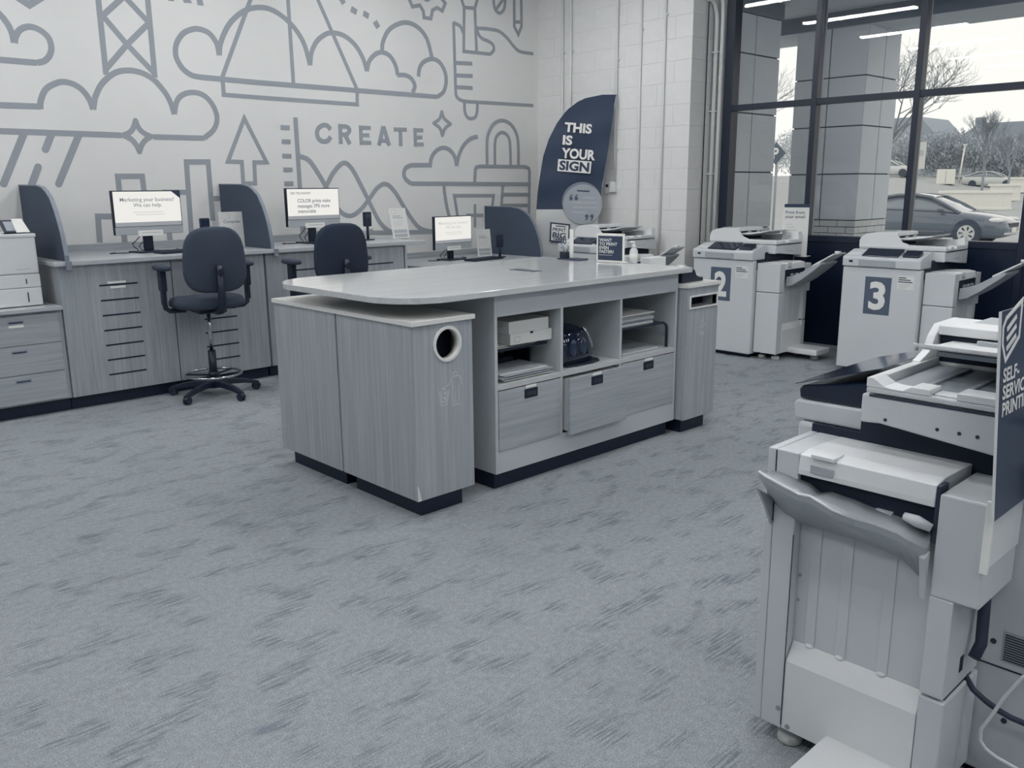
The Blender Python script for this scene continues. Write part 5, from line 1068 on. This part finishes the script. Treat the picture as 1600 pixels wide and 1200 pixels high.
for (s, z) in ((.150, 1.352), (.315, 1.170)):
    mb = MB()
    for k in (0, 1):
        c0 = (.055*k, .02); mb.flat(arc(c0, .019, 0, 345, 15), fl((s, z))+nr*.006, ex, EZ, .001)
        mb.ribbon([(c0[0]-.012, .02), (c0[0]-.005, .045), (c0[0]+.014, .06)] if z > 1.3 else [(c0[0]+.012, .02), (c0[0]+.005, -.005), (c0[0]-.014, -.02)], .013, fl((s, z))+nr*.006, ex, EZ, .001)
    mb.build('quote_mark', 'number_grey', bdg)
MB().ribbon([(0, 0), (.13, -.008)], .016, fl((.212, 1.452))+nr*.006, ex, EZ, .001).build('badge_heading', 'ink', bdg)
mb = MB()
for (p, q, z) in ((.27, .40, 1.385), (.15, .43, 1.335), (.16, .42, 1.285), (.15, .31, 1.235)): mb.ribbon([(p, z), (q, z-.01)], .018, OF+nr*.006, ex, EZ, .001)
mb.build('badge_print', 'ink_soft', bdg)
lg = MB().flat([(0, 0), (.197, -.018), (.203, .165), (.009, .187)], fl((-.068, .937)), ex, EZ, .002).build('logo_panel', 'white_print', lower)
e1, e2 = (ex*math.cos(-.1)+EZ*math.sin(-.1)), (EZ*math.cos(-.1)+ex*math.sin(.1))
MB().ribbon([(0, 0), (.197, -.018), (.203, .165), (.009, .187)], .016, fl((-.068, .937))+nr*.002, ex, EZ, .001, True).build('logo_border', 'sign_navy', lg)
text('logo_word', 'PRINT', 'sign_navy', lg, fl((-.042, 1.040))+nr*.002, e1, e2, .14, .036, .02, .001)
text('logo_word', 'BIG', 'sign_navy', lg, fl((-.045, .972))+nr*.002, e1, e2, .14, .058, .03, .001)
MB().ribbon([(.0, .0), (.11, -.011)], .010, fl((-.01, 1.092))+nr*.002, ex, EZ, .001).ribbon([(-.03, -.135), (.105, -.148)], .009, fl((-.01, 1.092))+nr*.002, ex, EZ, .001).build('logo_rule', 'sign_navy', lg)
pole = [O+ex*S(q)[0]+EZ*S(q)[1]-nr*.018 for q in right]
MB().tube([Vector((p.x, p.y, p.z)) for p in pole]+[pole[-1]-EZ*.22], .008, 8).build('pole', 'frame_light', t)
bx = pole[-1]; MB().box(bx.x-.13, bx.x+.13, bx.y-.13, bx.y+.13, .001, .03).build('base_plate', 'black_plastic', t, .004)
# ================================================================== outside
def gz(x, y):
    k = min(1, max(0, (x-60)/26)); k = k*k*(3-2*k); j = min(1, max(0, (y-27)/9)); j = j*j*(3-2*j)
    return -.25+k*1.15+max(0, x-86)*.012+j*k*1.2
mb = MB(); xs = [7.78, 12, 20, 35, 50, 58]+[60+3*i for i in range(12)]+[100, 120, 160, 240]; ys = [-120, -60, -20, -5, 5, 12, 18, 24, 27, 30, 33, 36, 45, 70, 120, 200]
idx = {}
for i, x in enumerate(xs):
    for j, y in enumerate(ys): idx[i, j] = len(mb.v); mb.v.append(Vector((x, y, gz(x, y))))
for i in range(len(xs)-1):
    for j in range(len(ys)-1): mb.f.append([idx[i, j], idx[i+1, j], idx[i+1, j+1], idx[i, j+1]]); mb.sm.append(True)
tag(mb.build('ground', 'asphalt'), 'pale car park ground outside the windows', kind='structure')
for (x, y0, y1) in ((50, -8, 17), (44, -8, 14)):
    tag(MB().box(x, x+.4, y0, y1, -.249, -.24).build('road_marking', 'road_line'), ('far white road line behind the dark car', 'near white road line behind the dark car')[x < 47], 'road line')
def pillar(x0, x1, y0, y1, faces, zrows, label):
    t = thing('pillar', label, 'pillar', ((x0+x1)/2, (y0+y1)/2, -.25), group='panelled pillars outside')
    MB().box(x0+.02, x1-.02, y0+.02, y1-.02, -.25, 3.155).build('core', 'stone_joint', t)
    g = .007
    for (axis, cols) in faces:
        for a, b in zip(cols, cols[1:]):
            for z0, z1 in zip(zrows, zrows[1:]):
                mb = MB()
                if axis == 'x': mb.box(x0, x0+.02, a+g, b-g, z0+g, z1-g)
                else: mb.box(a+g, b-g, y0, y0+.02, z0+g, z1-g)
                mb.build('panel', 'stone_panel', t, .002)
        for r in range(18):
            z0 = zrows[0]-.072*(r+1); n = 4; lo, hi = cols[0], cols[-1]; L_ = (hi-lo)/n; off = (r % 2)*.5*L_
            k = -1
            while True:
                a = lo+off+k*L_; b = a+L_; k += 1
                if a >= hi-1e-6: break
                a = lo if a <= lo else a+.004; b = hi if b >= hi else b-.004
                if b-a < .02: continue
                mb = MB()
                if axis == 'x': mb.box(x0+.004, x0+.03, a, b, z0+.004, z0+.068)
                else: mb.box(max(a, x0+.031), b, y0+.004, y0+.03, z0+.004, z0+.068)
                mb.build('brick', 'brick_paint', t)
    return t
pillar(7.78, 8.655, 5.0, 5.75, [('y', [7.78, 8.174, 8.655])], [1.048, 1.626, 2.209, 2.778, 3.155], 'panelled pillar touching the window jamb outside')
pillar(9.5, 10.30, 4.45, 5.285, [('x', [4.45, 4.874, 5.285]), ('y', [9.5, 9.917, 10.30])], [1.10, 1.607, 2.12, 2.64, 3.155], 'free-standing panelled pillar outside the middle window')
cp = thing('canopy', 'entrance canopy with a deep edge beam over the pillars', 'canopy', (9, 2, 3.155))
MB().box(9.5, 10.32, -6, 9, 3.155, 3.32).build('beam', 'fascia_shade', cp)  # shade on the near face is put into its darker colour
MB().box(9.5, 10.32, -6, 9, 3.150, 3.155).build('beam_soffit', 'soffit_paint', cp)  # thin paler sheet paints the lighter underside of the beam
MB().box(7.78, 10.6, -6, 9, 3.32, 3.40).build('soffit', 'soffit_paint', cp)
MB().box(7.78, 8.7, 5.0, 5.75, 3.155, 3.32).build('lintel', 'fascia_shade', cp)
# ---- dark sedan
def car(nx, ny, gzv, rz, paint, glass_, label, parts=True, sc=1.0):
    t = thing('car', label, 'car', (nx, ny, gzv), rz, world=False)
    # local: x along the car from nose (0) to tail (4.75), y across, z up
    st = [  # x, half width, z bottom, z belt/hood
        (0.0, .52, .36, .58), (.06, .66, .26, .66), (.22, .80, .20, .74), (.55, .87, .19, .83), (1.0, .89, .19, .89), (1.45, .90, .19, .95), (1.9, .905, .19, .98), (2.6, .91, .19, 1.0), (3.3, .905, .19, 1.02), (3.9, .89, .20, 1.04), (4.4, .84, .26, 1.04), (4.68, .74, .34, .98), (4.75, .6, .42, .8)]
    mb = MB(); sec = []
    for (x, w, zb_, zt) in st:
        ring = [(w*.86, zb_), (w*.98, zb_+.12), (w, (zb_+zt)*.52), (w*.975, zt-.10), (w*.90, zt-.02), (w*.6, zt+.012), (0, zt+.02)]
        full = [Vector((x*sc, a*sc, b*sc)) for a, b in ring]+[Vector((x*sc, -a*sc, b*sc)) for a, b in ring[-2::-1]]
        sec.append(len(mb.v)); mb.v += full
    n = 13
    for i in range(len(sec)-1):
        for j in range(n): j2 = (j+1) % n; mb.f.append([sec[i]+j, sec[i]+j2, sec[i+1]+j2, sec[i+1]+j]); mb.sm.append(True)
    mb.f += [[sec[0]+j for j in range(n)][::-1], [sec[-1]+j for j in range(n)]]; mb.sm += [True]*2
    body = mb.build('body', paint, t)
    # greenhouse: glass volume and painted roof with pillars
    gh = [(1.25, .80, .93, .935), (1.6, .79, .95, 1.14), (2.1, .74, .97, 1.36), (2.55, .70, .98, 1.42), (3.1, .69, 1.0, 1.42), (3.6, .70, 1.01, 1.34), (4.15, .74, 1.03, 1.12), (4.45, .76, 1.03, 1.035)]
    mb = MB(); sec = []
    for (x, w, zl, zt) in gh:
        ring = [(.86*1.0, zl-.03), (w*.5+.43, zl+(zt-zl)*.15), (w*.62+.26*(1-(zt-zl)), zl+(zt-zl)*.8), (w*.72, zt-.01), (0, zt+.01)]
        full = [Vector((x*sc, a*sc, b*sc)) for a, b in ring]+[Vector((x*sc, -a*sc, b*sc)) for a, b in ring[-2::-1]]
        sec.append(len(mb.v)); mb.v += full
    n = 9
    for i in range(len(sec)-1):
        for j in range(n): j2 = (j+1) % n; mb.f.append([sec[i]+j, sec[i]+j2, sec[i+1]+j2, sec[i+1]+j]); mb.sm.append(True)
    mb.build('windows', glass_, t)
    mb = MB()
    for sg in (-1, 1):
        mb.tube([(1.3*sc, sg*.83*sc, .93*sc), (1.65*sc, sg*.775*sc, 1.13*sc), (2.1*sc, sg*.66*sc, 1.345*sc), (2.55*sc, sg*.60*sc, 1.41*sc), (3.1*sc, sg*.60*sc, 1.41*sc), (3.6*sc, sg*.63*sc, 1.33*sc), (4.15*sc, sg*.70*sc, 1.11*sc), (4.5*sc, sg*.78*sc, 1.0*sc)], .05*sc, 6)
        mb.tube([(2.62*sc, sg*.86*sc, .97*sc), (2.72*sc, sg*.62*sc, 1.40*sc)], .035*sc, 6)
    mb.build('roof_rail', paint, t)
    mb = MB()
    rf = [(2.05, .60, 1.345), (2.55, .62, 1.43), (3.1, .62, 1.43), (3.65, .62, 1.33)]
    for (x, w, z) in rf:
        for yy in (-w, -w*.5, 0, w*.5, w): mb.v.append(Vector((x*sc, yy*sc, (z+.02*(1-(yy/w)**2))*sc)))
    for i in range(3):
        for j in range(4): mb.f.append([i*5+j, i*5+j+1, i*5+6+j, i*5+5+j]); mb.sm.append(True)
    mb.build('roof', paint, t)
    if not parts:
        for x in (.95, 3.75): MB().cyl((x*sc, -.92*sc, .33*sc), (x*sc, .92*sc, .33*sc), .33*sc, 14).build('wheel_pair', 'tyre', t)
        return t
    for sg in (-1, 1):
        for x in (.98, 3.75):
            MB().cyl((x, sg*.72, .345), (x, sg*.915, .345), .385, 28).build('wheel_arch', 'stone_joint', body)
            w = MB().cyl((x, sg*.72, .325), (x, sg*.925, .325), .325, 28).build('tyre', 'tyre', t)
            MB().cyl((x, sg*.925, .325), (x, sg*.932, .325), .235, 28).build('rim', 'alloy', w)
            mb = MB()
            for k in range(7):
                a = 2*math.pi*k/7; a2 = a+.25
                pts = [(x+.09*math.cos(a), .325+.09*math.sin(a)), (x+.19*math.cos(a-.12), .325+.19*math.sin(a-.12)), (x+.2*math.cos(a+.18), .325+.2*math.sin(a+.18)), (x+.09*math.cos(a+.3), .325+.09*math.sin(a+.3))]
                mb.prism([(p[0], p[1]) for p in pts], 1, sg*.9325, sg*.936)
            mb.build('rim_opening', 'seam_dark', w)
        MB().ellipsoid((1.72, sg*.99, 1.0), .09, .10, .065, 12, 8).build('mirror', paint, t)
        hl = MB().ellipsoid((.34, sg*.70, .70), .27, .13, .075, 14, 8); hl.build('headlamp', 'headlamp', t)
        MB().box(1.6, 3.4, sg*.905-.006, sg*.905+.006, .36, .375).build('side_strip', 'frame_light', t)
    MB().box(-.012, .1, -.45, .45, .50, .62).build('grille', 'seam_dark', t, .01)
    MB().box(.0, .1, -.62, .62, .30, .36).build('bumper_trim', 'alloy', t, .01)
    MB().box(-.02, -.008, -.22, .22, .36, .48).build('plate', 'paper', t)
    return t
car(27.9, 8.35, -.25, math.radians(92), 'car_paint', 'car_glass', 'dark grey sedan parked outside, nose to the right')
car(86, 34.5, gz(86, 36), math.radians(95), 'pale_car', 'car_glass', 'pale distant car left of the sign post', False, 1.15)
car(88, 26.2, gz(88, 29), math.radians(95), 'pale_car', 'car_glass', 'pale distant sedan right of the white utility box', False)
# ---- planters with bare saplings
def planter(x, y, w, d, label):
    t = thing('planter', label, 'planter', (x, y, gz(x, y)), math.radians(-8), group='white planters', world=False)
    MB().hexa([Vector(p) for p in ((-d/2, -w/2, 0), (d/2, -w/2, 0), (d/2, w/2, 0), (-d/2, w/2, 0), (-d/2+.0, -w/2, 1.1), (d/2, -w/2, 1.1), (d/2, w/2, 1.1), (-d/2, w/2, 1.1))]).build('trough', 'planter_white', t, .03)
    MB().box(-d/2-.1, d/2+.1, -w/2-.12, w/2+.12, 1.05, 1.22).build('rim', 'planter_white', t, .02)
    MB().box(-d/2-.06, d/2+.06, -w/2-.06, w/2+.06, 0, .14).build('foot', 'planter_white', t, .02)
planter(62.5, 21.2, 3.9, 1.6, 'widest white planter behind the dark car hood')
planter(71, 22.1, 1.5, 1.5, 'white planter right of the widest one')
planter(79, 23.3, 1.6, 1.5, 'white planter nearest the right window jamb')
def branch(mb, p, d, L, r, depth, rnd, spread=.55):
    q = p+d*L; mb.tube([p, p+d*L*.5+Vector((rnd.uniform(-1, 1), rnd.uniform(-1, 1), rnd.uniform(-.5, .5)))*L*.05, q], [r, r*.85, r*.7], 4 if depth < 3 else 5, caps=False)
    if depth == 0: return
    for k in range(3 if depth > 1 else 3):
        nd = (d+Vector((rnd.uniform(-1, 1), rnd.uniform(-1, 1), rnd.uniform(-.35, .75)))*spread).normalized()
        branch(mb, p+d*L*rnd.uniform(.55, 1.0), nd, L*rnd.uniform(.6, .8), r*.6, depth-1, rnd, spread)
def bare_tree(x, y, z, h, label, seed, r=.06, spread=.55, depth=5, m='bark', lean=(0, 0)):
    rnd = random.Random(seed); t = thing('bare_tree', label, 'tree', (x, y, z), 0, group='bare trees outside', world=False)
    MB().tube([(0, 0, -.1), (lean[0]*.1*h, lean[1]*.1*h, h*.3)], [r*1.3, r], 7).build('trunk', m, t)
    mb = MB(); p = Vector((lean[0]*.1*h, lean[1]*.1*h, h*.3))
    for k in range(4):
        d = Vector((rnd.uniform(-.6, .6)+lean[0], rnd.uniform(-.6, .6)+lean[1], 1)).normalized(); branch(mb, p, d, h*.24, r*.8, depth, rnd, spread)
    tag(mb.build('branches', m, t), kind='stuff')
bare_tree(62.6, 20.9, .9, 5.6, 'bare sapling growing in the widest planter', 3, .07, .45, 5)
bare_tree(71.2, 22.0, .9, 4.6, 'bare sapling in the white planter right of the widest one', 5, .07, .45, 5)
bare_tree(80, 23.0, .9, 4.6, 'bare sapling in the planter nearest the right jamb', 8, .07, .45, 5)
bare_tree(22.5, 10.6, -.25, 6.0, 'large bare tree reaching its branches behind the middle mullion', 11, .05, .95, 5, 'bark', (0, -.55))
bare_tree(19.5, 11.75, -.25, 5.4, 'bare tree seen in the gap between the two pillars', 21, .035, .75, 5)
# ---- dense far trees
def crown_tree(x, y, h, w, label, seed, m):
    rnd = random.Random(seed); z = gz(x, y); t = thing('leafless_shrub_tree', label, 'tree', (x, y, z), 0, group='far tree line', world=False)
    MB().tube([(0, 0, -.2), (0, 0, h*.5)], [.2, .1], 6).build('trunk', 'bark', t)
    mb = MB(); cl = [(Vector((rnd.uniform(-.3, .3)*w, rnd.uniform(-.36, .36)*w, h*rnd.uniform(.32, .72))), rnd.uniform(.2, .36)) for k in range(9)]
    for k in range(3600):
        c, s = rnd.choice(cl); d = Vector((rnd.gauss(0, 1), rnd.gauss(0, 1), rnd.gauss(0, 1))).normalized()*(rnd.random()**.45)
        p = c+Vector((d.x*w*s, d.y*w*s, d.z*h*s)); a = Vector((rnd.gauss(0, 1), rnd.gauss(0, 1), rnd.gauss(0, 1.3))).normalized(); b = a.cross(Vector((rnd.random(), rnd.random(), rnd.random()+.1))).normalized()
        L_ = rnd.uniform(.10, .30); wd = L_*.22
        if p.z < .1: p.z = .1+rnd.random()*.4
        mb.add([p-a*L_, p+b*wd, p+a*L_, p-b*wd], [(0, 1, 2, 3)])
    tag(mb.build('crown', m, t), kind='stuff')
far = [(92, 37.5, 4.6, 6, 'foliage_haze'), (95, 35.0, 5.2, 6, 'foliage_haze'), (93, 32.0, 5.0, 6, 'foliage_haze'), (96, 29.6, 5.3, 6, 'foliage_haze_pale'), (93, 27.4, 4.6, 5, 'foliage_haze'), (98, 25.6, 5.8, 7, 'foliage_haze_pale'), (94, 41, 5.4, 6, 'foliage_haze_pale'), (95, 46, 6.0, 7, 'foliage_haze'), (95, 52, 6.0, 8, 'foliage_haze_pale'), (110, 26.5, 7.4, 8, 'foliage_haze_pale')]
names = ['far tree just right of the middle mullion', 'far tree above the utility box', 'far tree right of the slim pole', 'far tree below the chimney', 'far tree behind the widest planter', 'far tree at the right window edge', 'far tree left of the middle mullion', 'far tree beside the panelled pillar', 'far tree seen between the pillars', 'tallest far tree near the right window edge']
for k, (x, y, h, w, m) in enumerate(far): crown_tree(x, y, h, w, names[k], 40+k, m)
# ---- houses, pole, box, signs
def house(x, y, w, d, hw, hr, label, chimney=None):
    z = gz(x, y)-.5; t = thing('house', label, 'house', (x, y, z), 0, group='far houses', world=False)
    MB().box(-d/2, d/2, -w/2, w/2, 0, hw).build('walls', 'house_haze', t)
    rf = MB().prism([(-w/2-.4, hw), (w/2+.4, hw), (w/2*.45, hw+hr), (-w/2*.45, hw+hr)], 0, -d/2-.3, d/2+.3).build('roof', 'house_roof_haze', t)
    for yy in (-w*.28, 0, w*.28): MB().box(-d/2-.04, -d/2, yy-.5, yy+.5, hw-1.9, hw-.6).build('window', 'car_glass', t)
    if chimney is not None: MB().box(-.5, .5, chimney-.45, chimney+.45, hw, hw+hr+.9).build('chimney', 'house_roof_haze', rf)
house(112, 45.6, 9, 8, 4.2, 3.0, 'far house with a hipped roof above the tree line', None)
house(114, 35.4, 10, 8, 4.0, 2.2, 'far house with a chimney above the tree line', 3.6)
t = thing('white_building', 'low white building behind the saplings', 'building', (104, 28, gz(104, 28)), 0, world=False)
MB().box(-3, 3, -5, 5, 0, 2.6).build('walls', 'pale_wall', t); MB().box(-3.2, 3.2, -5.2, 5.2, 2.6, 2.9).build('roof_edge', 'house_haze', t)
t = thing('utility_box', 'white utility box standing beyond the dark car', 'box', (84, 31.2, gz(84, 31.2)), math.radians(20), world=False)
MB().box(-.7, .7, -.75, .75, 0, 1.3).build('cabinet', 'planter_white', t, .02); MB().box(-.72, -.7, -.02, .02, .1, 1.2).build('door_seam', 'ink_soft', t)
t = thing('light_pole', 'slim pale pole behind the white utility box', 'pole', (88, 31.5, gz(88, 31.5)), 0, world=False)
MB().tube([(0, 0, 0), (0, -.25, 3.4)], [.09, .07], 8).build('shaft', 'planter_white', t); MB().box(-.1, .1, -.35, -.12, 3.38, 3.5).build('head', 'planter_white', t)
t = thing('street_sign', 'tall white sign plate on a post beside the mullion', 'sign', (24, 9.62, -.25), 0, world=False)
MB().tube([(0, .07, 0), (0, .03, 2.8)], .03, 8).build('post', 'frame_light', t)
pn = MB().box(-.045, -.033, -.16, .16, 2.12, 2.80).build('plate', 'paper', t, .004)
MB().box(-.047, -.045, -.10, .10, 2.45, 2.6).build('print_block', 'ink_pale', pn)
t = thing('parking_sign', 'parking sign with a letter P between the pillars', 'sign', (15, 8.62, -.25), 0, world=False)
MB().tube([(.02, 0, 0), (.02, 0, 2.4)], .025, 8).build('post', 'frame_light', t)
O = Vector((-.02, .16, 2.31)); pn = MB().flat([(0, -.2), (.2, 0), (0, .2), (-.2, 0)], O+Vector((0, -.16, 0)), -EY, EZ, .01).build('plate', 'number_grey', t)
text('letter', 'P', 'white_print', pn, Vector((-.031, .06, 2.21)), -EY, EZ, .12, .2, .03, .002)
